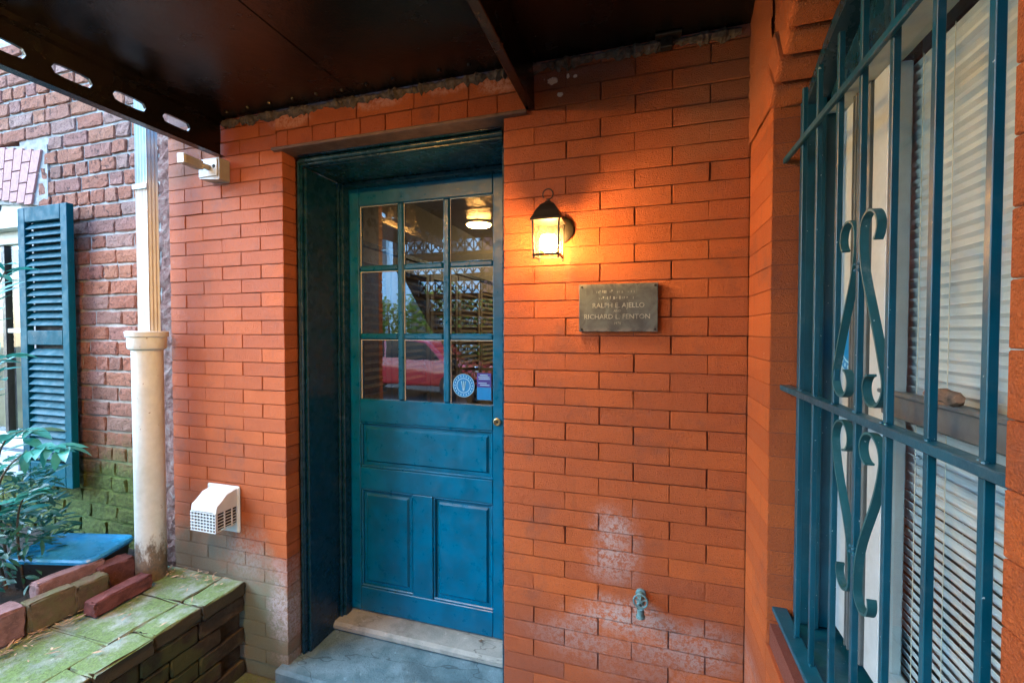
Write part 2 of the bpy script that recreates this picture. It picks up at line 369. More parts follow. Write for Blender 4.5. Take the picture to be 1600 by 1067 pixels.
M['lid_sky_tint'] = plain('sky_tinted_lid_plastic', (0.04, 0.25, 0.48), 0.3, var=.16, nscale=9, bump=.1)  # grey lid, the sky's blue painted into its colour
M['asphalt'] = plain('asphalt', (0.05, 0.05, 0.05), 0.85)
M['red_car'] = plain('red_car_paint', (0.62, 0.022, 0.03), 0.14, var=.02, bump=0.0, **{'Coat Weight': 1.0, 'Coat Roughness': 0.04})
M['car_glass'] = plain('dark_car_glass', (0.02, 0.025, 0.03), 0.05, var=.0, bump=0)
M['rubber'] = plain('tyre_rubber', (0.02, 0.02, 0.02), 0.8)
M['chrome'] = plain('chrome', (0.6, 0.6, 0.6), 0.2, 0.9, var=0.02, bump=0)
M['facade'] = plain('pale_blue_render', (0.66, 0.76, 0.80), 0.8, var=.04)
M['facade_brick'] = plain('far_red_brick', (0.25, 0.10, 0.08), 0.85, var=.2, nscale=8)
M['roof_slate'] = plain('slate', (0.10, 0.10, 0.11), 0.7)
M['dry_leaf'] = plain('dry_leaf', (0.34, 0.27, 0.17), 0.7, var=.3, nscale=40)
M['curtain'] = plain('beige_curtain', (0.42, 0.36, 0.22), 0.9, var=.12, nscale=8)
M['nest'] = plain('brown_dry_lump', (0.16, 0.10, 0.06), 0.85, var=.3, nscale=60)

# ------------------------------------------------------------------ mesh helpers
class MB:
    def __init__(s): s.v = []; s.f = []
    def add(s, vs, fs):
        k = len(s.v); s.v += [tuple(v) for v in vs]; s.f += [tuple(i + k for i in f) for f in fs]
    def box(s, a, b, bev=0.0, rot=None, piv=None):
        x0, y0, z0 = a; x1, y1, z1 = b
        if bev <= 0:
            vs = [(x, y, z) for z in (z0, z1) for y in (y0, y1) for x in (x0, x1)]
            fs = [(0, 2, 3, 1), (4, 5, 7, 6), (0, 1, 5, 4), (2, 6, 7, 3), (0, 4, 6, 2), (1, 3, 7, 5)]
        else:
            bm = bmesh.new(); bmesh.ops.create_cube(bm, size=1)
            for v in bm.verts:
                v.co = Vector(((x0 + x1) / 2 + v.co.x * (x1 - x0), (y0 + y1) / 2 + v.co.y * (y1 - y0), (z0 + z1) / 2 + v.co.z * (z1 - z0)))
            bmesh.ops.bevel(bm, geom=list(bm.edges), offset=bev, segments=1, affect='EDGES')
            bm.verts.index_update()
            vs = [v.co.copy() for v in bm.verts]; fs = [[v.index for v in f.verts] for f in bm.faces]; bm.free()
        if rot is not None:
            m = Euler(rot).to_matrix(); pv = Vector(piv if piv else ((x0 + x1) / 2, (y0 + y1) / 2, (z0 + z1) / 2))
            vs = [m @ (Vector(v) - pv) + pv for v in vs]
        s.add(vs, fs); return s
    def tube(s, pts, r, n=8, cap=True):
        pts = [Vector(p) for p in pts]; rr = r if isinstance(r, (list, tuple)) else [r] * len(pts)
        rings = []; up = Vector((0.13, 0.31, 0.94)).normalized()
        for i, p in enumerate(pts):
            d = (pts[min(i + 1, len(pts) - 1)] - pts[max(i - 1, 0)]).normalized()
            if abs(d.dot(up)) > .98: up = Vector((1, 0, 0))
            a = d.cross(up).normalized(); b = d.cross(a).normalized()
            rings.append([p + (a * math.cos(2 * math.pi * k / n) + b * math.sin(2 * math.pi * k / n)) * rr[i] for k in range(n)])
        vs = [v for q in rings for v in q]
        fs = [(i * n + k, i * n + (k + 1) % n, (i + 1) * n + (k + 1) % n, (i + 1) * n + k) for i in range(len(pts) - 1) for k in range(n)]
        if cap: fs += [tuple(range(n))[::-1], tuple((len(pts) - 1) * n + k for k in range(n))]
        s.add(vs, fs); return s
    def lathe(s, prof, c=(0, 0, 0), n=24, axis='Z'):
        vs = []
        for r, h in prof:
            for k in range(n):
                a = 2 * math.pi * k / n; x, y = r * math.cos(a), r * math.sin(a)
                vs.append({'Z': (c[0] + x, c[1] + y, c[2] + h), 'Y': (c[0] + x, c[1] + h, c[2] + y), 'X': (c[0] + h, c[1] + x, c[2] + y)}[axis])
        fs = [(i * n + k, i * n + (k + 1) % n, (i + 1) * n + (k + 1) % n, (i + 1) * n + k) for i in range(len(prof) - 1) for k in range(n)]
        fs += [tuple(range(n))[::-1], tuple((len(prof) - 1) * n + k for k in range(n))]
        s.add(vs, fs); return s
    def prism(s, poly, a, b, axis='Y'):
        """poly of 2D points extruded along axis from a to b"""
        n = len(poly)
        def P(u, v, t): return {'Y': (u, t, v), 'X': (t, u, v), 'Z': (u, v, t)}[axis]
        s.add([P(u, v, a) for u, v in poly] + [P(u, v, b) for u, v in poly],
              [tuple(range(n)), tuple(range(2 * n - 1, n - 1, -1))] + [(i, (i + 1) % n, n + (i + 1) % n, n + i) for i in range(n)]); return s
    def ribbon(s, pts, wdir, width, th):
        """flat bar swept along pts; wdir is the direction of its width"""
        pts = [Vector(p) for p in pts]; wd = Vector(wdir).normalized(); vs = []
        for i, p in enumerate(pts):
            d = (pts[min(i + 1, len(pts) - 1)] - pts[max(i - 1, 0)]).normalized(); nn = d.cross(wd).normalized()
            for a, b in ((-1, -1), (1, -1), (1, 1), (-1, 1)): vs.append(p + wd * a * width / 2 + nn * b * th / 2)
        fs = [(i * 4 + k, i * 4 + (k + 1) % 4, i * 4 + 4 + (k + 1) % 4, i * 4 + 4 + k) for i in range(len(pts) - 1) for k in range(4)]
        fs += [(3, 2, 1, 0), tuple(len(vs) - 4 + k for k in range(4))]
        s.add(vs, fs); return s
    def mesh(s, name, mat, smooth=False):
        me = bpy.data.meshes.new(name); me.from_pydata([tuple(v) for v in s.v], [], s.f)
        bm = bmesh.new(); bm.from_mesh(me); bmesh.ops.recalc_face_normals(bm, faces=bm.faces); bm.to_mesh(me); bm.free()
        if smooth:
            for p in me.polygons: p.use_smooth = True
            try: me.set_sharp_from_angle(angle=R(38))
            except Exception: pass
        me.materials.append(mat); return me
    def build(s, name, mat, parent=None, smooth=False):
        return link(name, s.mesh(name, mat, smooth), parent)
def link(name, data, parent=None, loc=None, rot=None, scale=None):
    o = bpy.data.objects.new(name, data); C.objects.link(o)
    if loc is not None: o.location = loc
    if rot is not None: o.rotation_euler = rot
    if scale is not None: o.scale = scale
    if parent is not None:
        o.parent = parent; o.matrix_parent_inverse = PINV.get(parent.name, Matrix.Identity(4))
    return o
PINV = {}
def tag(o, label, cat, group=None, kind='thing'):
    o['label'] = label; o['category'] = cat; o['kind'] = kind
    if group: o['group'] = group
    return o
def thing(name, label, cat, loc=(0, 0, 0), group=None):
    o = bpy.data.objects.new(name, None); C.objects.link(o); o.location = loc; o.empty_display_size = .05
    PINV[o.name] = Matrix.Translation(Vector(loc)).inverted()
    return tag(o, label, cat, group)
def structure(o): o['kind'] = 'structure'; return o
def stuff(o): o['kind'] = 'stuff'; return o

# ------------------------------------------------------------------ bricks
BR = {}
def brick_mesh(kind, L, H, mat, var):
    L, H = round(L, 3), round(H, 3); key = (kind, L, H, var)
    if key in BR: return BR[key]
    rg = random.Random(hash((kind, int(L * 1000), int(H * 1000), var)) & 0xffff)
    if kind == 'painted': b, j, jy, dep, nx = 0.0018, 0.0006, 0.0006, 0.075, 3
    elif kind == 'rustic': b, j, jy, dep, nx = 0.004, 0.0034, 0.003, 0.05, 6
    else: b, j, jy, dep, nx = 0.003, 0.001, 0.0006, 0.05, 2
    nx = max(2, min(nx, int(L / 0.05)))
    xs = [-L / 2, -L / 2 + b] + [(-L / 2 + (L) * i / nx) for i in range(1, nx)] + [L / 2 - b, L / 2]
    zs = [-H / 2, -H / 2 + b, 0, H / 2 - b, H / 2]
    v = []; nX, nZ = len(xs), len(zs)
    for i, x in enumerate(xs):
        for k, z in enumerate(zs):
            ex, ez = i in (0, nX - 1), k in (0, nZ - 1)
            y = 0.0 + rg.uniform(-jy, jy)
            if ex or ez: y = b * 0.9 + rg.uniform(0, jy)
            if ex and ez: y = b * 1.6; x2, z2 = x * (1 - b * .5 / abs(x)), z * (1 - b * .5 / abs(z))
            else: x2, z2 = x, z
            v.append((x2 + rg.uniform(-j, j), y, z2 + rg.uniform(-j, j)))
    f = [(i * nZ + k, (i + 1) * nZ + k, (i + 1) * nZ + k + 1, i * nZ + k + 1) for i in range(nX - 1) for k in range(nZ - 1)]
    ring = [i * nZ for i in range(nX)] + [(nX - 1) * nZ + k for k in range(1, nZ)] + [i * nZ + nZ - 1 for i in range(nX - 2, -1, -1)] + [k for k in range(nZ - 2, 0, -1)]
    n0 = len(v); v += [(v[i][0], dep, v[i][2]) for i in ring]
    m = len(ring); f += [(ring[i], n0 + i, n0 + (i + 1) % m, ring[(i + 1) % m]) for i in range(m)]
    me = bpy.data.meshes.new('brick'); me.from_pydata(v, [], f)
    bm = bmesh.new(); bm.from_mesh(me); bmesh.ops.recalc_face_normals(bm, faces=bm.faces)
    # the front faces -Y
    fr = min(bm.faces, key=lambda q: q.calc_center_median().y)
    if fr.normal.y > 0: bmesh.ops.reverse_faces(bm, faces=bm.faces)
    bm.to_mesh(me); bm.free()
    for p in me.polygons: p.use_smooth = False
    me.materials.append(mat); BR[key] = me
    return me
def brick(wall, kind, mat, x0, x1, z0, z1, y, gap=0.004, rotz=0.0, name='brick'):
    L, H = x1 - x0 - gap, z1 - z0 - gap
    me = brick_mesh(kind, L, H, mat, random.randrange(5))
    return link(name, me, wall, ((x0 + x1) / 2, y, (z0 + z1) / 2), (0, 0, rotz))

# ------------------------------------------------------------------ ground
g = MB(); g.add([(-60, -60, -1.56), (60, -60, -1.56), (60, 12, -1.56), (-60, 12, -1.56)], [(0, 1, 2, 3)])
structure(g.build('ground', M['asphalt']))
g = MB().box((-12, -4.4, -1.66), (12, 1.5, -1.525)); structure(g.build('pavement', M['walk']))
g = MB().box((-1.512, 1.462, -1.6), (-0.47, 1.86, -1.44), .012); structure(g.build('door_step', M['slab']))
# soil of the planting bed, uneven
g = MB(); nx, ny = 26, 22; rg = random.Random(3)
for i in range(nx):
    for k in range(ny):
        g.v.append((-4.6 + 2.42 * i / (nx - 1), -0.3 + 1.81 * k / (ny - 1), -1.09 + rg.uniform(-.02, .03)))
for i in range(nx - 1):
    for k in range(ny - 1): g.f.append((i * ny + k, (i + 1) * ny + k, (i + 1) * ny + k + 1, i * ny + k + 1))
structure(g.build('soil', M['soil'], smooth=True))

# ------------------------------------------------------------------ orange front wall
COURSE = 0.06026
def zline(k): return 0.828 - COURSE * k
front = thing('brick_wall', 'orange painted brick wall around the blue door', 'wall', (-0.1, 1.5, -1.5))
mt = MB()
mt.box((-2.125, 1.5075, -1.62), (-1.474, 1.72, 0.76))
mt.box((-0.484, 1.5075, -1.62), (0.40, 1.72, 0.76))
mt.box((-2.125, 1.5075, 0.762), (0.40, 1.72, 1.25))
mt.build('mortar', M['orange_mortar'], front)
GAPP = 0.0022
def fb(x0, x1, z0, z1, dy=0.0): brick(front, 'painted', M['orange_brick'], x0, x1, z0, z1, 1.5 + dy + random.uniform(-.0012, .0012), GAPP + random.uniform(-.001, .0015))
for k in range(-2, 38):
    zt, zb = zline(k), zline(k + 1)
    if zt > 0.93: zt = 0.93
    A = [-0.6036, -0.3774, -0.1512, 0.0748, 0.2985]
    B = [-0.4915, -0.2662, -0.0395, 0.1855, 0.2985]
    row = A if k % 2 == 0 else B
    for a, b in zip(row[:-1], row[1:]):
        a2 = max(a, -0.4905 if k > 0 else -0.40)
        if b - a2 > .03: fb(a2 + random.uniform(-.002, .002) * (a2 == a), b, zb, zt)
    row = [-2.125, -2.0235, -1.8049, -1.5893, -1.4665] if k % 2 else [-2.125, -1.9163, -1.6971, -1.4665]
    if k < 0: row = row[:-1] + [-1.50]
    for a, b in zip(row[:-1], row[1:]):
        if zt < -1.12 and b < -1.72: continue
        if k == 0 and b > -1.5: b = -1.495
        fb(a, b, zb, zt)
hx = [-1.495, -1.4376, -1.3115, -1.1995, -1.0826, -0.9702, -0.8537, -0.7417, -0.6264, -0.5134, -0.40]
for a, b in zip(hx[:-1], hx[1:]): fb(a, b, 0.768, 0.838, -.002)
sx = [-1.50, -1.3299, -1.0998, -0.8452, -0.6213, -0.40]
for a, b in zip(sx[:-1], sx[1:]): fb(a, b, 0.838, 0.912, -.003)

# ------------------------------------------------------------------ rustic neighbour wall
rust = thing('brick_wall', 'old unpainted red brick wall with pale mortar behind the white pipe', 'wall', (-3, 1.53, -1.5))
mt = MB()
mt.box((-3.30, 1.5425, -1.3), (-2.24, 1.75, 1.6)); mt.box((-5.5, 1.5425, -1.3), (-3.30, 1.75, -0.80)); mt.box((-5.5, 1.5425, 1.045), (-3.30, 1.75, 1.6)); mt.box((-5.5, 1.5425, -.8), (-4.45, 1.75, 1.045))
mt.box((-2.24, 1.545, -1.3), (-2.12, 1.75, 1.6))
mt.build('mortar', M['lime_mortar'], rust)
rg = random.Random(21)
PR = 0.0772
count = 0
for k in range(-15, 24):
    zt = 0.645 - PR * k; zb = zt - PR
    header = k in (4, 10, -1, -3, -9, 16, 22)
    x = -2.245 - rg.uniform(0.0, .10); first = True
    xs = [-2.245]
    if zb > 1.5: continue
    while xs[-1] > (-3.32 if zb < .95 else -3.9) and len(xs) < 20:
        if header: L = rg.uniform(.094, .108)
        else: L = rg.choice([.2, .205, .21, .198, .2, .108])
        if len(xs) == 1: L *= rg.uniform(.45, 1.0)
        xs.append(xs[-1] - L)
    for b, a in zip(xs[:-1], xs[1:]):
        cx, cz = (a + b) / 2, (zt + zb) / 2
        # arch over the window and window opening
        edge = -3.075 - (0.955 - cz) * 0.33
        if 0.66 < cz < 1.0:
            if b < edge: continue
            if a < edge: a = edge + .008
        if cz <= 0.66 and cz > -.80 and cx < -3.30: continue
        if b - a < .035 or (cx < -2.95 and -.75 < cz < .58) or zt < -1.08: continue
        brick(rust, 'rustic', M['rustic_brick'], a, b, zb + rg.uniform(-.002, .002), zt, 1.5335 + rg.uniform(-.002, .003), .0125); count += 1
mb = MB(); rg = random.Random(31)      # courses beyond the picture's edge, joined
for k in range(-15, 22):
    zt = 0.645 - PR * k; zb = zt - PR; x = -3.93 if zb > .95 else (-4.46 if zt > -.85 else -3.31)
    if zb > 1.6 or (zb <= .95 and zt > .75): continue
    while x > -5.45:
        L = rg.choice([.2, .205, .21, .105]); mb.box((x - L + .0125, 1.533 + rg.uniform(0, .004), zb + .0125), (x, 1.57, zt), .004); x -= L
stuff(mb.build('brick_courses', M['rustic_brick'], rust))
# splayed arch of smooth bricks over the window
ax = -3.70
for i in range(0, 9):
    t0, t1 = i, i + 1
    def P(t, z):
        return ax + (0.525 - t * 0.066) * (1.0 + (z - .68) * 0.62), z
    segs = [(0, .38), (.38, .76), (.76, 1.0)] if i % 2 else [(0, .2), (.2, .58), (.58, 1.0)]
    zb0 = 0.68 + 0.10 * (1 - ((t0 - 0) / 8.0 - 0) ** 0) ; zt0 = 0.955
    for s0, s1 in segs:
        zz0 = .685 + .012 * i + s0 * (.285); zz1 = .685 + .012 * i + s1 * (.285) - .007
        x0a, _ = P(t0, zz0); x1a, _ = P(t1 - .10, zz0); x0b, _ = P(t0, zz1); x1b, _ = P(t1 - .10, zz1)
        mb = MB(); mb.prism([(x0a, zz0), (x1a, zz0), (x1b, zz1), (x0b, zz1)], 1.522, 1.60)
        mb.build('brick', M['arch_brick'], rust)
mb = MB(); mb.prism([(-3.05, .67), (-3.05, .99), (-4.5, 1.10), (-4.5, .80)], 1.532, 1.70); mb.build('arch_mortar', M['lime_mortar'], rust)
# ragged strip of broken mortar where the two houses meet
mb = MB(); nz = 90; rg = random.Random(5)
for k in range(nz):
    z = -1.2 + 2.5 * k / (nz - 1)
    for i in range(5):
        mb.v.append((-2.25 + i * .032 + rg.uniform(-.004, .004), 1.545 - rg.uniform(0, .009) - (0.005 if (k // 3) % 2 else 0), z + rg.uniform(-.006, .006)))
for k in range(nz - 1):
    for i in range(4): mb.f.append((k * 5 + i, k * 5 + i + 1, k * 5 + 6 + i, k * 5 + 5 + i))
mb.build('ragged_joint', M['ragged'], rust)

# ------------------------------------------------------------------ right wall with the window
XW = 0.298
side = thing('brick_wall', 'orange brick side wall with the barred window', 'wall', (0.4, 0.6, -1.5))
mt = MB()
mt.box((XW + .008, 1.252, -1.62), (0.60, 1.51, 1.3)); mt.box((XW + .008, -1.4, -1.62), (0.60, 0.482, 1.3))
mt.box((XW + .008, 0.482, -1.62), (0.60, 1.252, -0.745)); mt.box((XW + .03, 0.40, 0.80), (0.60, 1.252, 1.3))
mt.build('mortar', M['orange_mortar'], side)
def cornerbrick(y0, y1, z0, z1, xw=0.13, jx=0.0):
    mb = MB(); g_ = .0012
    mb.box((XW + jx, y0 + g_ / 2, z0 + g_ / 2), (XW + xw, y1 - g_ / 2, z1 - g_ / 2), .0014)
    return mb.build('brick', M['orange_brick'], side)
def archz(y, off=0.0):
    c, rise = 0.381, 0.135; Rr = (c * c + rise * rise) / (2 * rise) + off; zc = 0.545 + rise - (c * c + rise * rise) / (2 * rise)
    d = Rr * Rr - (y - 0.869) ** 2
    return zc + math.sqrt(d) if d > 0 else -9
for k in range(-6, 37):
    zt, zb = zline(k), zline(k + 1)
    if zt < 0.60:
        cornerbrick(1.25, 1.499, zb, zt)
        for j, (a, b) in enumerate(((0.264 if k % 2 else 0.375, 0.488), (0.04 if k % 2 else 0.15, 0.264 if k % 2 else 0.375))):
            cornerbrick(a, b, zb, zt, .1)
        if zt < -0.745:
            for a, b in (((1.02, 1.25), (.79, 1.02), (.56, .79), (.488, .56)) if k % 2 else ((.9, 1.25), (.67, .9), (.488, .67))): cornerbrick(a, b, zb, zt, .1)
    elif zt < 1.25:
        for a, b in (((1.36, 1.499), (1.13, 1.36), (.9, 1.13), (.67, .9), (.44, .67), (.21, .44)) if k % 2 else ((1.25, 1.499), (1.02, 1.25), (.79, 1.02), (.56, .79), (.33, .56))):
            if zb < archz((a + b) / 2, .125) + .0 and a < 1.28:
                continue
            cornerbrick(a, b, zb, zt, .1)
mb = MB()      # courses beyond the picture's edge, joined
for k in range(-6, 37):
    zt, zb = zline(k), zline(k + 1); y_ = (.04 if k % 2 else .15) if zt < .6 else (.21 if k % 2 else .33)
    while y_ > -1.35:
        mb.box((XW, y_ - .226, zb + .0008), (XW + .1, y_ - .0015, zt - .0008), .0014); y_ -= .2262
stuff(mb.build('brick_courses', M['orange_brick'], side))
# arch of rough bricks on edge
c, rise = 0.381, 0.135; R0 = (c * c + rise * rise) / (2 * rise); zc = 0.545 + rise - R0
half = math.asin(c / R0); nb = 13
for i in range(nb):
    a0 = -half + 2 * half * i / nb + .006; a1 = -half + 2 * half * (i + 1) / nb - .006
    rg2 = random.Random(40 + i); px = XW - .012 + rg2.uniform(-.006, .006)
    poly = [(0.869 - math.sin(a) * r, zc + math.cos(a) * r) for a, r in ((a0, R0 + .001), (a1, R0 + .001), (a1, R0 + .118), (a0, R0 + .118))]
    mb = MB(); mb.prism(poly, px, XW + .09, 'X')
    o = mb.build('brick', M['orange_brick'], side)
    bv = o.modifiers.new('soft', 'BEVEL'); bv.width = .010; bv.segments = 2
mb = MB(); nz = 30; rg = random.Random(9)
for k in range(nz):
    z = .56 + .60 * k / (nz - 1)
    for i in range(7):
        y = 1.245 + .25 * i / 6
        mb.v.append((XW - .003 - rg.uniform(0, .005) - .008 * math.sin(i / 6 * math.pi) * min(1, k / 8), y, z))
for k in range(nz - 1):
    for i in range(6): mb.f.append((k * 7 + i, k * 7 + i + 1, k * 7 + 8 + i, k * 7 + 7 + i))
mb.build('render_patch', M['orange_brick'], side, True)

# ------------------------------------------------------------------ landing overhead
land = thing('stair_landing', 'black painted iron landing roofing the doorway', 'landing', (-0.8, 0.5, 0.93))
mb = MB(); mb.box((-1.80, -0.35, 0.925), (0.295, 1.496, 0.985)); mb.build('deck_plate', M['black_paint'], land)
def slotted(mb, x0, x1, ya, yb, z0, z1, slots, sl, sh, zc):
    """plate across X with round-ended slots cut through"""
    cuts = [ya] + [(slots[i] + slots[i + 1]) / 2 for i in range(len(slots) - 1)] + [yb]
    for i, yc in enumerate(slots):
        y0, y1 = cuts[i], cuts[i + 1]
        angs = sorted([2 * math.pi * k / 20 for k in range(20)] + [math.atan2(z - zc, y - yc) % (2 * math.pi) for y in (y0, y1) for z in (z0, z1)])
        inn, out = [], []
        for a in angs:
            ca, sa = math.cos(a), math.sin(a)
            t = min([((y1 - yc) / ca if ca > 1e-6 else 9), ((y0 - yc) / ca if ca < -1e-6 else 9), ((z1 - zc) / sa if sa > 1e-6 else 9), ((z0 - zc) / sa if sa < -1e-6 else 9)])
            out.append((yc + ca * t, zc + sa * t))
            r, hl = sh / 2, sl / 2 - sh / 2
            if abs(sa) > 1e-9 and abs(ca / sa * r) <= hl: q = r / abs(sa)
            else:
                cxx = hl if ca > 0 else -hl; bq = ca * cxx; q = bq + math.sqrt(max(0, bq * bq - cxx * cxx + r * r))
            inn.append((yc + ca * q, zc + sa * q))
        n = len(angs)
        vs = [(x, *p) for x in (x0, x1) for p in inn] + [(x, *p) for x in (x0, x1) for p in out]
        fs = []
        for k in range(n):
            j = (k + 1) % n
            fs += [(k, j, 2 * n + j, 2 * n + k), (n + k, n + j, 3 * n + j, 3 * n + k), (k, j, n + j, n + k), (2 * n + k, 2 * n + j, 3 * n + j, 3 * n + k)]
        mb.add(vs, fs)
    return mb
sl = [1.31 - .167 * i for i in range(9, -1, -1)]
mb = MB(); slotted(mb, -1.815, -1.803, -.35, 1.497, .768, .930, sl, .108, .036, .835)
mb.box((-1.815, -.35, .7655), (-1.778, 1.497, .7675)); mb.box((-1.803, -.35, .905), (-1.77, 1.495, .9245))
mb.build('slotted_beam', M['black_paint'], land)
mb = MB(); mb.box((-0.407, -.35, .768), (-0.377, 1.497, .924), .003); mb.build('beam', M['black_paint'], land)
mb = MB(); rg = random.Random(2); prof = []
for i in range(220):      # ragged cement bead along the top of the wall
    x = -1.79 + i * .0094
    prof.append((x, .0045 + .011 * abs(math.sin(i * .21 + 2 * math.sin(i * .05))) * rg.uniform(.4, 1.2) + rg.uniform(0, .004)))
for x, r in prof:
    for k in range(5):
        a = math.pi * k / 4; q = r * rg.uniform(.8, 1.2)
        mb.v.append((x + rg.uniform(-.002, .002), 1.4985 - q * 1.5 * math.sin(a) - .001, .913 - q * .6 + q * 1.2 * -math.cos(a)))
for i in range(len(prof) - 1):
    for k in range(4): mb.f.append((i * 5 + k, i * 5 + k + 1, i * 5 + 6 + k, i * 5 + 5 + k))
mb.build('cement_bead', plain('dark_cement', (0.065, .055, .05), .9, var=.4, nscale=40, bump=.8, bscale=90, bdist=.004), land)
mb = MB(); mb.box((0.036, 1.47, .885), (0.072, 1.498, .93), .003); mb.box((0.02, 1.455, .915), (.098, 1.498, .9225), .002); mb.tube([(0.054, 1.462, .905), (0.054, 1.5, .905)], .006)
tag(mb.build('anchor_bracket', M['black_iron']), 'small black iron bracket on the orange wall under the landing', 'bracket')

mb = MB()
for x in (-1.10,): mb.box((x - .0015, -.35, .9225), (x + .0015, 1.49, .9248))
mb.box((-1.76, .62, .9225), (-.41, .6235, .9248)); mb.box((-.374, .62, .9225), (.29, .6235, .9248)); mb.build('seam', M['black_paint'], land)
rg = random.Random(19); mb = MB()
for i in range(12):
    mb.lathe([(.0001, -.006), (.006, -.005), (.0085, 0), (.0085, .002)], (-1.7 + i * .115 + (.07 if i > 7 else 0), 1.44 + rg.uniform(-.004, .004), .9235), 8)
    mb.lathe([(.0001, -.006), (.006, -.005), (.0085, 0), (.0085, .002)], (-1.7 + i * .115 + (.07 if i > 7 else 0), .655, .9235), 8)
stuff(mb.build('bolt_heads', M['black_paint'], land, True))
# stair flight running down to the street from the landing (seen in the door glass)
st = thing('iron_staircase', 'iron staircase with pierced risers reflected in the door glass', 'staircase', (-1.9, -1.8, -1.5))
NS = 13; rise_, run_ = .187, .215
tm = MB(); tm.box((-2.5, 0, -.012), (-1.25, run_ + .02, 0)); tread = tm.mesh('tread', M['black_iron'])
rm = MB(); rm.box((-2.5, -.004, 0), (-1.25, .004, .028)); rm.box((-2.5, -.004, .158), (-1.25, .004, .187))
xx = -2.5
while xx < -1.26:
    rm.box((xx, -.004, .028), (xx + .012, .004, .158))
    for sg in (1, -1):
        rm.box((xx + .048, -.0035, .02), (xx + .060, .0035, .166), rot=(0, sg * .62, 0))
    rm.lathe([(.022, -.0042), (.022, .0042)], (xx + .054, 0, .093), 10, 'Y')
    xx += .0965
riser = rm.mesh('riser', M['black_iron'])
for i in range(NS):
    z = .96 - rise_ * (i + 1); y = -.35 - run_ * (i + 1)
    link('tread', tread, st, (0, y, z)); link('riser', riser, st, (0, y + run_, z))
for x in (-2.53, -1.235):
    mb = MB(); y0, z0 = -.33, .97; y1, z1 = -.35 - run_ * NS, .96 - rise_ * NS
    mb.prism([(y0, z0), (y1, z1), (y1, z1 - .27), (y0, z0 - .27)], x, x + .02, 'X'); mb.build('stringer', M['black_iron'], st)
mb = MB(); mb.box((-2.52, -.35, .925), (-1.80, .35, .985)); mb.build('upper_deck', M['black_paint'], st)
mb = MB()
for i in range(0, 14): mb.tube([(-1.23, -.4 - i * run_, .93 - i * rise_), (-1.23, -.4 - i * run_, 1.8 - i * rise_)], .008, 6)
mb.tube([(-1.23, -.4, 1.8), (-1.23, -.4 - 13 * run_, 1.8 - 13 * rise_)], .018, 8); mb.build('railing', M['black_iron'], st)

# flush ceiling light under the landing (seen in the door glass)
cl = thing('ceiling_light', 'round yellow lit ceiling light under the landing, reflected in the top right pane', 'light', (-1.36, .21, .925))
mb = MB(); mb.lathe([(.115, 0), (.115, -.014), (.103, -.016), (.103, -.004)], (-1.36, .21, .9245), 32); mb.build('rim', M['sky_tinted_plastic'], cl, True)
mb = MB(); mb.lathe([(.102, 0.0), (.102, -.010), (.094, -.018), (.06, -.023), (.0001, -.025)], (-1.36, .21, .915), 32); mb.build('diffuser', M['disc_light'], cl, True)

# ------------------------------------------------------------------ door frame and door
fr = thing('doorcase', 'dark teal wooden door frame set in the orange wall', 'door frame', (-.98, 1.7, -1.44))
PF = M['frame_paint']
mb = MB(); mb.box((-1.464, 1.592, -1.44), (-1.43, 1.872, .712), .003); mb.build('jamb', PF, fr)
mb = MB(); mb.box((-.526, 1.592, -1.44), (-.492, 1.872, .712), .003); mb.build('jamb', PF, fr)
mb = MB(); mb.box((-1.4285, 1.80, -1.40), (-1.402, 1.845, .708), .003); mb.box((-1.4285, 1.786, -1.40), (-1.416, 1.799, .708), .002); mb.build('door_stop', PF, fr)
mb = MB(); mb.box((-.554, 1.80, -1.40), (-.5275, 1.845, .708), .003); mb.build('door_stop', PF, fr)
mb = MB(); mb.box((-1.43, 1.592, .712), (-.526, 1.872, .752), .003); mb.build('head', PF, fr)
mb = MB(); mb.box((-1.400, 1.80, .690), (-.556, 1.845, .7105), .003); mb.build('head_stop', PF, fr)
# moulding round the front of the frame
for x0, x1 in ((-1.463, -1.441), (-.516, -.494)):
    mb = MB(); mb.box((x0, 1.575, -1.435), (x1, 1.5915, .735), .004); mb.tube([((x0 + x1) / 2, 1.574, -1.435), ((x0 + x1) / 2, 1.574, .735)], .007, 8)
    mb.build('moulding', PF, fr, True)
mb = MB(); mb.box((-1.44, 1.575, .712), (-.517, 1.5915, .750), .004); mb.tube([(-1.44, 1.572, .735), (-.517, 1.572, .735)], .011, 10); mb.tube([(-1.44, 1.574, .719), (-.517, 1.574, .719)], .006, 8)
mb.box((-1.44, 1.552, .748), (-.517, 1.5745, .760), .003)
mb.build('head_moulding', PF, fr, True)
mb = MB(); mb.box((-1.507, 1.478, .753), (-.40, 1.59, .766), .003); mb.build('lintel_plate', plain('rusty_brown_paint', (.085, .05, .04), .5, var=.2), fr)
mb = MB(); mb.box((-1.462, 1.74, -1.438), (-.494, 1.99, -1.398), .012); mb.build('threshold', M['threshold'], fr)

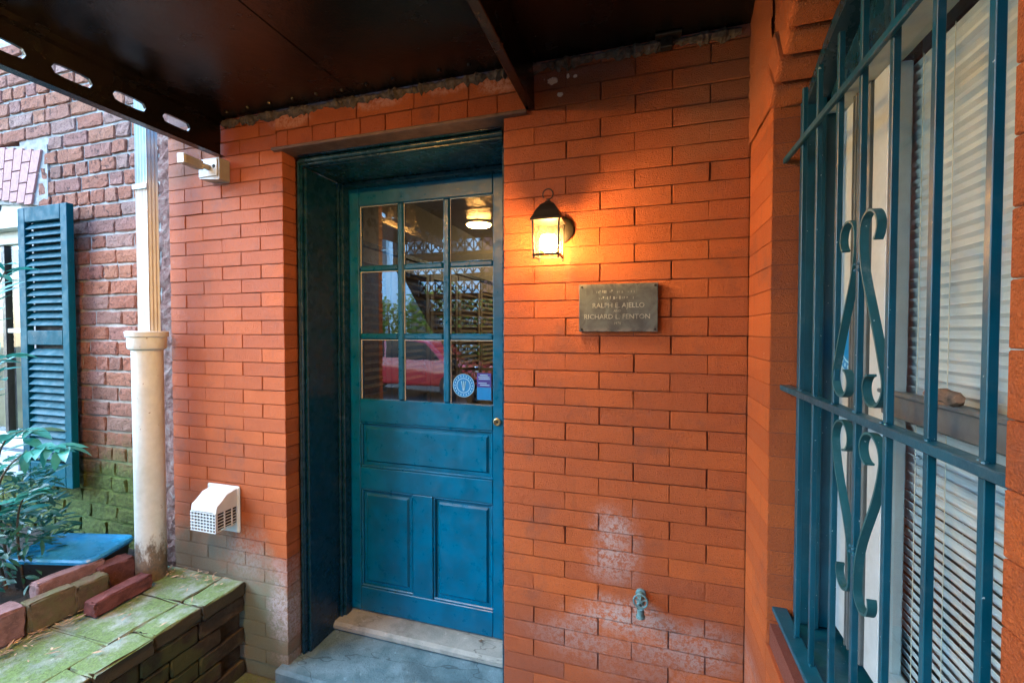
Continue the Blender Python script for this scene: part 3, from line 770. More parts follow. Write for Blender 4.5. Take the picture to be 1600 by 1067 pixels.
dr = thing('door', 'blue panelled door with nine glass panes', 'door', (-.98, 1.87, -1.39))
PD = M['door_paint']; Y0, Y1 = 1.85, 1.892
def dbox(name, x0, x1, z0, z1, y0=Y0, y1=Y1, bev=.003):
    mb = MB(); mb.box((x0, y0, z0), (x1, y1, z1), bev); return mb.build(name, PD, dr)
dbox('stile', -1.455, -1.352, -1.388, .712); dbox('stile', -.655, -.545, -1.388, .712)
dbox('top_rail', -1.351, -.656, .610, .712)
dbox('lock_rail', -1.351, -.656, -.447, -.335)
dbox('middle_rail', -1.351, -.656, -.778, -.672)
dbox('bottom_rail', -1.351, -.656, -1.388, -1.270)
dbox('mullion', -1.062, -.956, -1.269, -.779)
def panel(x0, x1, z0, z1):
    """raised field with sloping edges behind a moulding lip"""
    mb = MB(); e = .026; yb, yf = Y0 + .017, Y0 + .008
    o_ = [(x0, yb, z0), (x1, yb, z0), (x1, yb, z1), (x0, yb, z1)]
    m_ = [(x0 + e, yb, z0 + e), (x1 - e, yb, z0 + e), (x1 - e, yb, z1 - e), (x0 + e, yb, z1 - e)]
    i_ = [(x0 + e + .009, yf, z0 + e + .009), (x1 - e - .009, yf, z0 + e + .009), (x1 - e - .009, yf, z1 - e - .009), (x0 + e + .009, yf, z1 - e - .009)]
    vs = o_ + m_ + i_
    fs = [(k, (k + 1) % 4, 4 + (k + 1) % 4, 4 + k) for k in range(4)] + [(4 + k, 4 + (k + 1) % 4, 8 + (k + 1) % 4, 8 + k) for k in range(4)] + [(8, 9, 10, 11)]
    mb.add(vs, fs)
    o = mb.build('panel', PD, dr)
    lip = MB()
    for a, b in (((x0, z0), (x1, z0 + .011)), ((x0, z1 - .011), (x1, z1)), ((x0, z0 + .011), (x0 + .011, z1 - .011)), ((x1 - .011, z0 + .011), (x1, z1 - .011))):
        lip.box((a[0], Y0 + .004, a[1]), (b[0], Y0 + .0175, b[1]), .004)
    lip.build('panel_moulding', PD, o)
panel(-1.352, -.655, -.672, -.447); panel(-1.352, -1.062, -1.270, -.778); panel(-.956, -.655, -1.270, -.778)
for x0, x1 in ((-1.142, -1.109), (-.902, -.868)):
    dbox('muntin', x0, x1, -.335, .610, Y0 + .006, Y1 - .004, .007)
for z0, z1 in ((.291, .319), (-.041, -.012)):
    for x0, x1 in ((-1.3505, -1.143), (-1.108, -.903), (-.867, -.6565)):
        dbox('muntin', x0, x1, z0, z1, Y0 + .006, Y1 - .004, .007)
xs_ = [(-1.351, -1.142), (-1.109, -.902), (-.868, -.656)]; zs_ = [(-.335, -.041), (-.012, .291), (.319, .610)]
rg = random.Random(8)
for x0, x1 in xs_:
    for z0, z1 in zs_:
        mb = MB(); t = rg.uniform(-.0006, .0006); u = rg.uniform(-.0006, .0006)
        mb.add([(x0, 1.868 + t, z0), (x1, 1.868 - t + u, z0), (x1, 1.868 - t, z1), (x0, 1.868 + t - u, z1)], [(0, 1, 2), (0, 2, 3)] if False else [(0, 1, 2, 3)])
        mb.build('pane', M['pane'], dr)
        pb = MB()      # pale putty line at the glass edge
        for a, b in (((x0, z1 - .0035), (x1, z1)), ((x0, z0), (x0 + .003, z1 - .004))):
            pb.box((a[0], 1.8655, a[1]), (b[0], 1.8672, b[1]))
        pb.build('putty', M['cream_paint'], dr)
lk = MB(); lk.lathe([(.017, 0), (.017, -.006), (.0135, -.008), (.0135, -.003)], (-.634, 1.8495, -.405), 24, 'Y')
lo = lk.build('lock_cylinder', M['brass'], dr, True)
lk = MB(); lk.lathe([(.0125, 0), (.0001, -.002)], (-.634, 1.8475, -.405), 20, 'Y'); lk.build('keyway', M['black_iron'], lo)
# decals on the glass
dc = thing('round_sticker', 'round blue sticker on the bottom right door pane', 'sticker', (-.803, 1.863, -.25))
def disc(mb, c, r0, r1, n=40, axis='Y', d=0.0006):
    for k in range(n):
        a, b = 2 * math.pi * k / n, 2 * math.pi * (k + 1) / n
        q = [(math.cos(t) * r, math.sin(t) * r) for t, r in ((a, r0), (b, r0), (b, r1), (a, r1))]
        mb.add([(c[0] + u, c[1], c[2] + v) if axis == 'Y' else (c[0], c[1] - u, c[2] + v) for u, v in q], [(0, 1, 2, 3)])
    return mb
disc(MB(), (-.803, 1.8648, -.25), .0001, .054).build('disc', M['blue_print'], dc)
mb = disc(MB(), (-.803, 1.8642, -.25), .0315, .0345); disc(mb, (-.803, 1.8642, -.25), .0515, .0535)
for a in range(20):   # ring of short marks between the circles
    t = 2 * math.pi * a / 20; mb.box((-.803 + math.cos(t) * .043 - .002, 1.8641, -.25 + math.sin(t) * .043 - .003), (-.803 + math.cos(t) * .043 + .002, 1.8643, -.25 + math.sin(t) * .043 + .003))
for a in (-.5, 0, .5): mb.tube([(-.803 + math.sin(a) * .004, 1.8642, -.274), (-.803 + math.sin(a) * .022, 1.8642, -.235 + .006 * math.cos(a))], .0018, 5)
mb.build('emblem', M['pale_print'], dc)
cd = thing('window_card', 'blue and violet printed card in the bottom right door pane corner', 'card', (-.7, 1.8647, -.26))
mb = MB(); mb.box((-.737, 1.8644, -.255), (-.668, 1.8650, -.190)); mb.build('upper_print', M['violet_print'], cd)
mb = MB(); mb.box((-.737, 1.8644, -.312), (-.668, 1.8650, -.2555)); mb.build('lower_print', M['blue_print'], cd)
mb = MB()
for z, a, b in ((-.200, -.722, -.685), (-.209, -.730, -.676), (-.217, -.728, -.674), (-.236, -.730, -.690), (-.245, -.722, -.676)): mb.box((a, 1.8638, z - .0016), (b, 1.8641, z + .0016))
mb.build('lines_of_print', M['pale_print'], cd)

# hall behind the door: louvred closet doors along the left wall
hall = thing('entry_hall', 'dim brown entry hall seen through the door panes', 'hall', (-1, 3.4, -1.4))
mb = MB(); mb.box((-1.70, 1.90, -1.40), (-1.62, 5.6, 1.0)); mb.build('wall', M['hall_wall'], hall)
mb = MB(); mb.box((-.38, 1.90, -1.40), (-.30, 5.6, 1.0)); mb.build('wall', M['hall_wall'], hall)
mb = MB(); mb.box((-1.62, 5.5, -1.40), (-.38, 5.6, 1.0)); mb.build('wall', M['hall_louvre'], hall)
mb = MB(); mb.box((-1.62, 1.90, .92), (-.38, 5.5, 1.0)); mb.build('ceiling', M['hall_wall'], hall)
mb = MB(); mb.box((-1.62, 1.995, -1.48), (-.38, 5.5, -1.402)); mb.build('floor', M['hall_louvre'], hall)
mb = MB(); mb.box((-1.605, 1.95, .49), (-1.55, 5.4, .515)); mb.build('track', M['black_iron'], hall)
y = 1.96; sm = MB()
sm.box((-.014, 0, -.003), (.014, .40, .003), rot=(0, .75, 0), piv=(0, 0, 0)); slat = sm.mesh('louvre', M['hall_louvre'])
li = 0
while y < 5.2:
    mb = MB()
    for yy in (y, y + .46): mb.box((-1.60, yy, -1.38), (-1.57, yy + .055, .485), .002)
    mb.box((-1.60, y + .056, .40), (-1.57, y + .459, .485)); mb.box((-1.60, y + .056, -1.38), (-1.57, y + .459, -1.25)); mb.box((-1.60, y + .056, -.46), (-1.57, y + .459, -.38))
    lv = mb.build('louvred_door', M['hall_louvre'], hall)
    z = -.33
    while z < .39:
        o = link('louvre', slat, lv, (-1.585, y + .058, z)); o.matrix_parent_inverse = PINV[hall.name] if False else Matrix.Identity(4)
        z += .047
    y += .53
lamp_d = bpy.data.lights.new('hall_lamp', 'POINT'); lamp = bpy.data.objects.new('hall_lamp', lamp_d); C.objects.link(lamp)
lamp.location = (-.8, 4.6, .7); lamp_d.energy = HALL_W; lamp_d.color = (1, .72, .38); lamp_d.shadow_soft_size = .12

# ------------------------------------------------------------------ wall lantern
ln = thing('wall_lantern', 'lit black metal lantern with glass sides on the orange wall', 'lantern', (-.306, 1.5, .3))
LI = M['lantern_iron']; cx, cy = -.3065, 1.4075; hw = .0455
mb = MB(); mb.lathe([(.048, 0), (.048, -.008), (.038, -.016), (.0001, -.02)], (cx + .02, 1.499, .345), 28, 'Y'); mb.tube([(cx, 1.49, .37), (cx, 1.45, .395), (cx, 1.41, .385)], .009); mb.build('back_plate', LI, ln, True)
mb = MB()     # roof: flared square hat with a knob
prof = [(hw + .004, .352), (hw + .004, .359), (hw - .002, .366), (.036, .385), (.022, .407), (.010, .416), (.008, .420)]
vs = [(cx + a * r, cy + b * r, h) for r, h in prof for a, b in ((-1, -1), (1, -1), (1, 1), (-1, 1))]
fs = [(i * 4 + k, i * 4 + (k + 1) % 4, i * 4 + 4 + (k + 1) % 4, i * 4 + 4 + k) for i in range(len(prof) - 1) for k in range(4)] + [(3, 2, 1, 0), tuple(len(vs) - 4 + k for k in range(4))]
mb.add(vs, fs); rf = mb.build('roof', LI, ln)
mb = MB(); mb.tube([(cx, cy, .418), (cx, cy, .426)], .004)
mb.tube([(cx - .002 + .017 * math.sin(t), cy, .443 - .017 * math.cos(t)) for t in [-.3 + i * .38 for i in range(16)]], .0022, 6)
mb.build('hanging_loop', LI, rf)
for a, b in ((-1, -1), (1, -1), (1, 1), (-1, 1)):
    mb = MB(); mb.tube([(cx + a * (hw - .003), cy + b * (hw - .003), .352), (cx + a * (hw - .006), cy + b * (hw - .006), .240)], .0034, 6); mb.tube([(cx + a * (hw - .006), cy + b * (hw - .006), .240), (cx + a * (hw - .006), cy + b * (hw - .006), .231)], .0036, 6); mb.build('corner_post', LI, ln)
mb = MB(); h = hw - .002
for a, b in (((-h, -h), (h, -h + .006)), ((-h, h - .006), (h, h)), ((-h, -h + .006), (-h + .006, h - .006)), ((h - .006, -h + .006), (h, h - .006))):
    mb.box((cx + a[0], cy + a[1], .240), (cx + b[0], cy + b[1], .2465))
mb.build('base_ring', LI, ln)
q = hw - .007
for (a0, b0), (a1, b1) in (((-q, -q), (q, -q)), ((q, -q), (q, q)), ((q, q), (-q, q)), ((-q, q), (-q, -q))):
    mb = MB(); mb.add([(cx + a0, cy + b0, .247), (cx + a1, cy + b1, .247), (cx + a1, cy + b1, .352), (cx + a0, cy + b0, .352)], [(0, 1, 2, 3)]); mb.build('glass_side', M['lantern_glass'], ln)
mb = MB(); mb.lathe([(.011, .248), (.0135, .252), (.0135, .262)], (cx, cy, 0), 14); mb.build('bulb_holder', M['cream_paint'], ln)
mb = MB(); mb.lathe([(.012, .258), (.023, .266), (.027, .280), (.0265, .298), (.022, .310), (.0001, .313)], (cx, cy, 0), 18); mb.build('bulb', M['bulb'], ln, True)

# ------------------------------------------------------------------ plaque, tap, vent, floodlight
pq = thing('plaque', 'weathered bronze plaque engraved with two names beside the lantern', 'plaque', (-.09, 1.49, .077))
mb = MB(); mb.box((-.218, 1.487, -.002), (.035, 1.497, .156), .0015); mb.build('plate', M['bronze'], pq)
def text(body, size, loc, parent, mat, name='lettering', rot=(R(90), 0, 0), xs=1.0, ext=.0004):
    cu = bpy.data.curves.new(name, 'FONT'); cu.body = body; cu.size = size; cu.align_x = 'CENTER'; cu.align_y = 'CENTER'; cu.extrude = ext; cu.resolution_u = 2
    cu.materials.append(mat)
    tmp = bpy.data.objects.new(name, cu); C.objects.link(tmp)
    dg = bpy.context.evaluated_depsgraph_get(); me = bpy.data.meshes.new_from_object(tmp.evaluated_get(dg)); bpy.data.objects.remove(tmp)
    me.name = name
    return link(name, me, parent, loc, rot, (xs, 1, 1))
LM = M['bronze_letter']
mb = MB(); rg = random.Random(41)      # two small lines worn past reading
for z_, x0_, x1_ in ((.129, -.160, -.035), (.109, -.155, -.025)):
    x = x0_
    while x < x1_:
        if rg.random() < .7:
            h_ = rg.uniform(.002, .0042); mb.box((x, 1.4864, z_ - h_), (x + rg.uniform(.0008, .0016), 1.4869, z_ + rg.uniform(.001, .0042)))
            if rg.random() < .5: mb.box((x, 1.48635, z_ + rg.choice([-.004, 0, .003])), (x + rg.uniform(.002, .0045), 1.4869, z_ + .004 * rg.random() + .0032))
        x += rg.choice([.0045, .0055, .0055, .009])
mb.build('worn_lettering', LM, pq)
text('RALPH E. AJELLO', .0225, (-.090, 1.4864, .084), pq, LM); text('AND', .011, (-.092, 1.4864, .066), pq, LM)
text('RICHARD L. FENTON', .0225, (-.095, 1.4864, .047), pq, LM); text('1978', .012, (-.092, 1.4864, .025), pq, LM)
for x in (-.209, .026):
    for z in (.006, .147):
        mb = MB(); mb.lathe([(.004, 0), (.0035, -.002), (.0001, -.003)], (x, 1.487, z), 10, 'Y'); mb.build('screw', M['dark'], pq, True)
tp = thing('garden_tap', 'small verdigris garden tap with a wheel handle low on the orange wall', 'tap', (-.01, 1.5, -.87))
V = M['verdigris']
mb = MB(); mb.tube([(-.012, 1.5, -.868), (-.012, 1.455, -.868)], .011, 12); mb.tube([(-.012, 1.455, -.868), (-.012, 1.446, -.872), (-.012, 1.442, -.885), (-.012, 1.442, -.912)], [.012, .0125, .011, .0115], 12)
mb.lathe([(.014, 0), (.014, .006)], (-.012, 1.442, -.913), 14); mb.lathe([(.017, .0), (.016, -.006), (.012, -.008)], (-.012, 1.4995, -.868), 18, 'Y'); mb.build('spout', V, tp, True)
mb = MB(); mb.tube([(-.012, 1.452, -.862), (-.012, 1.420, -.847)], .006, 10); mb.build('stem', V, tp, True)
mb = MB(); hc = Vector((-.012, 1.417, -.846))
mb.tube([hc + Vector((math.cos(t) * .021, 0.0, math.sin(t) * .021)) for t in [i * math.pi / 9 for i in range(19)]], .0032, 6)
for i in range(5):
    t = i * 2 * math.pi / 5 + .3; mb.tube([hc, hc + Vector((math.cos(t) * .02, .001, math.sin(t) * .02))], .0026, 6)
mb.lathe([(.007, .003), (.006, -.004), (.0001, -.005)], tuple(hc), 12, 'Y'); mb.build('wheel_handle', V, tp, True)

vh = thing('vent_hood', 'white plastic vent hood with gridded grille on the orange wall', 'vent', (-1.8, 1.5, -.78))
WP = M['sky_tinted_plastic']
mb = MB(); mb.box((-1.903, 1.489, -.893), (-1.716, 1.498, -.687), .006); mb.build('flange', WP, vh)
xa, xb = -1.868, -1.727; zt, zm, zb_ = -.693, -.742, -.835; yf = 1.39
def hoodpts(x, inset=0): return [(x, 1.489, zt - inset), (x, yf + .022, zm + .006), (x, yf, zm - .014)]
mb = MB(); vs = []
prof = [(1.489, -.695), (1.440, -.704), (yf + .025, -.726), (yf + .004, -.741), (yf, -.756), (yf - .002, -.772)]
for y_, z_ in prof: vs += [(xa, y_, z_), (xa + .012, y_ - .003, z_ + .006), (xb - .012, y_ - .003, z_ + .006), (xb, y_, z_)]
fs = [(i * 4 + k, i * 4 + k + 1, i * 4 + 5 + k, i * 4 + 4 + k) for i in range(len(prof) - 1) for k in range(3)]
mb.add(vs, fs)
for x in (xa, xb):   # solid upper part of each side
    mb.add([(x, y_, z_) for y_, z_ in prof] + [(x, 1.489, -.772)], [tuple(range(7))])
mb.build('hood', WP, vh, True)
mb = MB()
for i in range(9): mb.box((xa + i * (xb - xa - .004) / 8, yf - .004, -.852), (xa + i * (xb - xa - .004) / 8 + .004, yf - .0005, -.770))
for k in range(7): mb.box((xa, yf - .0065, -.852 + k * .0133), (xb, yf - .0042, -.8485 + k * .0133))
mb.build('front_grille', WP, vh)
for x in (xa, xb - .003):
    mb = MB()
    for i in range(4): mb.box((x, yf + i * .0355, -.852), (x + .003, yf + .0055 + i * .0355, -.7725))
    for k in range(7): mb.box((x - .002, yf, -.852 + k * .0133), (x, 1.487, -.8485 + k * .0133), rot=None)
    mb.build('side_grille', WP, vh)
mb = MB(); mb.box((xa + .006, yf + .012, -.845), (xb - .006, 1.487, -.775)); mb.build('duct', M['dark'], vh)

fl = thing('floodlight', 'grey box floodlight with a short arm under the slotted beam end', 'floodlight', (-1.8, 1.47, .69))
mb = MB(); mb.prism([(-1.862, .738), (-1.85, .742), (-1.752, .742), (-1.749, .735), (-1.749, .652), (-1.756, .648), (-1.862, .660)], 1.446, 1.495); mb.build('housing', M['grey_plastic'], fl)
mb = MB(); mb.box((-1.8625, 1.4415, .664), (-1.757, 1.4455, .736), .002); mb.build('cover', plain('pale_grey_plastic', (.4, .42, .42), .45), fl)
mb = MB(); mb.tube([(-1.80, 1.44, .700), (-1.813, 1.415, .704)], .012, 12); mb.build('knuckle', M['grey_plastic'], fl, True)
mb = MB(); mb.box((-1.835, 1.335, .685), (-1.80, 1.42, .722), .003, (0, 0, R(6))); arm = mb.build('arm', M['grey_plastic'], fl)
mb = MB(); mb.box((-1.836, 1.329, .684), (-1.803, 1.3345, .723), .001, (0, 0, R(6)), (-1.8175, 1.3775, .7035)); mb.build('end_cap', M['sky_tinted_plastic'], arm)
mb = MB(); mb.lathe([(.008, 0), (.006, -.002), (.0001, -.001)], (-1.775, 1.4412, .705), 12, 'Y'); mb.build('screw', M['dark'], fl)

# ------------------------------------------------------------------ downspout and drain pipe
ds = MB(); pts = []
def corr(x0, x1, n, yb, amp):
    return [(x0 + (x1 - x0) * i / n, yb + (amp if i % 2 else 0)) for i in range(n + 1)]
poly = corr(-2.153, -2.081, 8, 1.378, .0045) + [(-2.081 + (-.003 if i % 2 else 0), 1.378 + .046 * i / 6) for i in range(1, 7)] + [(-2.153, 1.424)]
ds.prism(poly, -.02, 1.6, 'Z')
sp = thing('downspout', 'square cream corrugated downspout above the round drain pipe', 'downspout', (-2.117, 1.4, 0))
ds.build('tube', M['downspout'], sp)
mb = MB(); mb.box((-2.160, 1.370, .62), (-2.074, 1.373, .64)); mb.build('strap', M['downspout'], sp)
pp = thing('drain_pipe', 'round cream iron drain pipe with a collar and rusty foot', 'pipe', (-2.13, 1.4, -1.1))
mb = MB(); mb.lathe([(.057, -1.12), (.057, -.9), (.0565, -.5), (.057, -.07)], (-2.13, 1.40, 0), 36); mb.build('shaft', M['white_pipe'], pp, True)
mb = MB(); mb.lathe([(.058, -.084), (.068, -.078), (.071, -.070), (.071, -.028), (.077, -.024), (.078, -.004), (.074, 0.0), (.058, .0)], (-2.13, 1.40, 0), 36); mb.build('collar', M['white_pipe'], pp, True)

# ------------------------------------------------------------------ shutter and neighbour window
sh = thing('window_shutter', 'teal louvred shutter on the old red brick wall', 'shutter', (-2.97, 1.48, -.8))
SP = M['shutter_paint']; SX0, SX1, SZ0, SZ1 = -3.165, -2.772, -.80, .642; SY0, SY1 = 1.462, 1.492
def sbox(name, x0, x1, z0, z1, y0=SY0, y1=SY1, b=.003): mb = MB(); mb.box((x0, y0, z0), (x1, y1, z1), b); return mb.build(name, SP, sh)
sbox('stile', SX0, SX0 + .058, SZ0, SZ1); sbox('stile', SX1 - .052, SX1, SZ0, SZ1)
xi0, xi1 = SX0 + .0585, SX1 - .0525
sbox('top_rail', xi0, xi1, .565, SZ1); sbox('middle_rail', xi0, xi1, -.072, .003); sbox('bottom_rail', xi0, xi1, SZ0, -.685)
sm = MB(); sm.box((xi0, -.0215, -.003), (xi1, .0215, .003), .001, (R(52), 0, 0), (0, 0, 0)); slat = sm.mesh('slat', SP)
z = .545
while z > -.665:
    if not (-.092 < z < .02): link('slat', slat, sh, (0, 1.478, z))
    z -= .0385
mb = MB(); mb.box((xi0, 1.497, -.69), (xi1, 1.4995, .57)); mb.build('backing', M['dark'], sh)

nw = thing('window', 'cream framed window of the old brick house beside the teal shutter', 'window', (-3.8, 1.6, -.7))
CP = M['cream_paint']
mb = MB(); mb.prism([(-3.19, .60), (-3.19, .70), (-3.4, .765), (-3.8, .80), (-4.3, .75), (-4.42, .60)], 1.545, 1.60); hd = mb.build('head_board', CP, nw)
mb = MB(); mb.tube([(-3.515 + .028 * math.cos(t), 1.543, .70 + .03 * math.sin(t)) for t in [-.9 + i * .5 for i in range(12)]] + [(-3.56, 1.543, .745), (-3.7, 1.543, .76)], .005, 6); mb.build('scroll_ornament', M['grey_metal'], hd)
mb = MB(); mb.box((-4.42, 1.535, .572), (-3.19, 1.60, .600), .004); mb.build('head_cornice', CP, nw)
mb = MB(); mb.box((-3.37, 1.565, -.60), (-3.30, 1.64, .571), .003); mb.build('jamb', CP, nw)
mb = MB(); mb.box((-4.42, 1.59, .50), (-3.371, 1.64, .571), .003); mb.build('sash_head', CP, nw)
mb = MB(); mb.box((-3.625, 1.60, -.60), (-3.59, 1.64, .499), .003); mb.build('sash_bar', M['black_iron'], nw)
mb = MB()
for z in (.30, -.01): mb.box((-4.42, 1.605, z), (-3.371, 1.63, z + .025), .002)
mb.build('glazing_bar', CP, nw)
mb = MB(); mb.add([(-3.588, 1.616, -.60), (-3.372, 1.616, -.60), (-3.372, 1.616, .499), (-3.588, 1.616, .499)], [(0, 1, 2, 3)]); mb.build('pane', M['win_glass'], nw)
mb = MB(); mb.add([(-4.42, 1.616, -.60), (-3.627, 1.616, -.60), (-3.627, 1.616, .499), (-4.42, 1.616, .499)], [(0, 1, 2, 3)]); mb.build('pane', M['win_glass'], nw)
mb = MB(); n = 40
for i in range(n + 1):
    x = -4.4 + 1.05 * i / n; y = 1.70 + .018 * math.sin(i * 1.9)
    mb.v += [(x, y, -.6), (x, y, .5)]
mb.f = [(2 * i, 2 * i + 2, 2 * i + 3, 2 * i + 1) for i in range(n)]
mb.build('curtain', M['curtain'], nw, True)
mb = MB(); mb.box((-4.42, 1.53, -.66), (-3.28, 1.64, -.602), .006); mb.build('sill', CP, nw)
sg = thing('white_board', 'pale board with small dark lettering under the neighbour window sill', 'board', (-3.4, 1.52, -.72))
mb = MB(); mb.box((-4.2, 1.495, -.80), (-3.278, 1.528, -.672), .004); mb.build('panel', M['sky_tinted_plastic'], sg)
text('Ethne', .045, (-3.325, 1.4945, -.705), sg, M['dark'])

# ------------------------------------------------------------------ window in the side wall, blinds, grille
wn = thing('window', 'arched sash window with teal trim behind the iron bars', 'window', (.43, .87, -.7))
FP = M['iron_teal']
mb = MB(); mb.box((.357, 1.216, -.715), (.432, 1.251, .60), .004); mb.box((.385, 1.205, -.715), (.400, 1.2155, .60), .003); mb.build('trim_jamb', FP, wn)
mb = MB(); mb.box((.357, .488, -.715), (.432, .522, .60), .004); mb.build('trim_jamb', FP, wn)
poly = [(1.2495, .53)] + [(y_, archz(y_) - .002) for y_ in [1.248 - i * .758 / 16 for i in range(17)]] + [(.489, .53)]
mb = MB(); mb.prism(poly, .405, .47, 'X'); mb.build('arch_panel', M['frame_paint'], wn)
mb = MB()
ya = [1.248 - i * .758 / 24 for i in range(25)]
for i in range(24):
    y0_, y1_ = ya[i], ya[i + 1]
    q = [(y0_, archz(y0_) - .003), (y1_, archz(y1_) - .003), (y1_, archz(y1_) - .034), (y0_, archz(y0_) - .034)]
    mb.prism(q, .362, .404, 'X')
mb.build('arch_trim', M['frame_paint'], wn)
mb = MB(); mb.box((.40, .523, .508), (.46, 1.2155, .5295), .003); mb.build('head_strip', M['white_paint'], wn)
mb = MB(); mb.box((.433, 1.150, -.70), (.47, 1.2155, .507), .003); mb.build('sash_stile', M['white_paint'], wn)
mb = MB(); mb.box((.428, 1.075, -.70), (.47, 1.1495, .507), .003)
for i in range(5): mb.box((.4265, 1.082 + i * .014, -.70), (.4285, 1.087 + i * .014, .507))
mb.build('screen_track', M['grey_metal'], wn)
mb = MB(); mb.box((.436, 1.015, -.70), (.475, 1.0745, .507), .003); mb.build('sash_stile', M['white_paint'], wn)
mb = MB(); mb.box((.436, .523, -.70), (.475, .56, .507), .003); mb.build('sash_stile', M['white_paint'], wn)
mb = MB(); mb.box((.432, .561, -.158), (.475, 1.0145, -.115), .003); mb.box((.425, .561, -.117), (.440, 1.0145, -.109), .002); mb.build('meeting_rail', M['grey_metal'], wn)
mb = MB(); mb.add([(.441, .561, -.108), (.441, 1.0145, -.108), (.441, 1.0145, .507), (.441, .561, .507)], [(0, 1, 2, 3)]); mb.build('pane', M['win_glass'], wn)
mb = MB(); mb.add([(.448, .561, -.66), (.448, 1.0145, -.66), (.448, 1.0145, -.159), (.448, .561, -.159)], [(0, 1, 2, 3)]); mb.build('pane', M['win_glass'], wn)
mb = MB(); mb.box((.436, .523, -.70), (.475, 1.0145, -.661), .003); mb.build('bottom_rail', M['white_paint'], wn)
mb = MB(); mb.box((.33, .489, -.744), (.48, 1.249, -.718), .004, (0, R(4), 0)); mb.build('sill', M['iron_teal'], wn)
mb = MB(); mb.box((.62, .3, -1.0), (.64, 1.4, .8)); mb.build('room_back', plain('dim_room', (.25, .24, .22), .8), wn)
bl = thing('venetian_blind', 'white venetian blind behind the barred window', 'blind', (.49, .78, .5))
sm = MB(); sm.ribbon([(-.011, 0, -.0055), (-.004, 0, .0005), (.004, 0, .0022), (.011, 0, .0012)], (0, 1, 0), .50, .0006)
up = sm.mesh('slat', M['blind'])
sm = MB(); sm.ribbon([(-.0062, 0, .0114), (-.0006, 0, .0048), (.0026, 0, -.0036), (.0040, 0, -.0116)], (0, 1, 0), .56, .0006)
low = sm.mesh('slat', M['blind'])
rg = random.Random(4)
z = .49
while z > -.69:
    o = link('slat', low, bl, (.487, .79, z), (rg.uniform(-.002, .002), rg.uniform(-.10, .06), 0)); z -= .0183
for y_ in (.985, .90, .72, .60):
    mb = MB()
    for dx in (.4745, .4995): mb.tube([(dx, y_, -.69), (dx, y_, .5)], .0007, 5)
    mb.build('cord', M['cream_paint'], bl)
ns = MB(); rg = random.Random(6); pts = [(.428 + rg.uniform(-.006, .004), .86 - i * .011, -.100 + rg.uniform(-.004, .006)) for i in range(8)]
ns.tube(pts, [.004, .008, .011, .009, .012, .010, .012, .006], 7); ns.tube([(.425, .84, -.108), (.43, .80, -.104)], .006, 6)
tag(ns.build('dry_lump', M['nest'], smooth=False), 'brown dry lump lying on the window meeting rail', 'debris')
ws = thing('round_sticker', 'round blue sticker on the barred window edge', 'sticker', (.431, 1.18, -.02))
disc(MB(), (.4315, 1.150, -.028), .0001, .066, 40, 'X').build('disc', M['blue_print'], ws)
mb = disc(MB(), (.4308, 1.150, -.028), .040, .0435, 40, 'X'); disc(mb, (.4308, 1.150, -.028), .063, .065, 40, 'X')
for a in range(22):
    t = 2 * math.pi * a / 22; mb.box((.4306, 1.150 + math.cos(t) * .053 - .003, -.028 + math.sin(t) * .053 - .004), (.4309, 1.150 + math.cos(t) * .053 + .003, -.028 + math.sin(t) * .053 + .004))
mb.build('ring_print', M['pale_print'], ws)

gr = thing('window_grille', 'teal iron window grille with scrolls on the side wall', 'grille', (.335, .87, -.1))
GP = M['iron_teal']; gx = .335
ys = [1.141, 1.0525, .950, .8595, .7635, .6655, .5705, .478]
for y_ in ys:
    mb = MB(); mb.box((gx - .0048, y_ - .0048, -.95), (gx + .0048, y_ + .0048, .541), .0008); mb.build('bar', GP, gr)
mb = MB(); mb.box((gx - .0135, .44, -.1475), (gx + .0095, 1.266, -.1345), .0015); mb.build('rail', GP, gr)
mb = MB(); mb.box((gx - .0135, .44, .4145), (gx - .0049, 1.255, .4275), .0012); mb.build('rail', GP, gr)
mb = MB(); mb.box((gx - .024, .44, -.712), (gx + .0095, 1.262, -.700), .0015); mb.build('rail', GP, gr)
def spiral(cy_, cz_, r0, r1, a0, a1, n=16):
    return [(gx, cy_ + (r0 + (r1 - r0) * i / n) * math.cos(a0 + (a1 - a0) * i / n), cz_ + (r0 + (r1 - r0) * i / n) * math.sin(a0 + (a1 - a0) * i / n)) for i in range(n + 1)]
def bez(p0, p1, p2, p3, n=14):
    out = []
    for i in range(n + 1):
        t = i / n; u = 1 - t
        out.append((gx, *[u ** 3 * a + 3 * u * u * t * b + 3 * u * t * t * c_ + t ** 3 * d for a, b, c_, d in zip(p0, p1, p2, p3)]))
    return out
YC = .8595
for sgn in (1, -1):
    def m(p): return (YC + sgn * p[0], p[1])
    def ang(a): return a if sgn > 0 else math.pi - a
    # upper scroll: small hook outward at the top, long leg, large curl inward at the foot
    top = spiral(YC + sgn * .038, .160, .028, .027, ang(math.pi), ang(math.pi - 4.0), 18)[::-1]
    leg = bez(m((.010, .160)), m((.007, .09)), m((.040, .06)), m((.083, -.060)))
    foot = spiral(YC + sgn * .052, -.085, .040, .018, ang(.68), ang(.68 - 5.0), 26)
    mb = MB(); mb.ribbon(top + leg[1:-1] + foot, (1, 0, 0), .0125, .0036); mb.build('scroll', M['dusty_iron'], gr, True)
    # lower scroll: curl inward at the top, leg converging, hook outward at the foot
    headc = spiral(YC + sgn * .047, -.190, .040, .018, ang(-.35), ang(-.35 + 4.9), 26)[::-1]
    leg = bez(m((.0845, -.204)), m((.066, -.29)), m((.008, -.33)), m((.010, -.420)))
    foot = spiral(YC + sgn * .036, -.424, .026, .023, ang(math.pi), ang(math.pi + 3.6), 18)
    mb = MB(); mb.ribbon(headc + leg[1:-1] + foot, (1, 0, 0), .0125, .0036); mb.build('scroll', M['dusty_iron'], gr, True)
rg = random.Random(77)
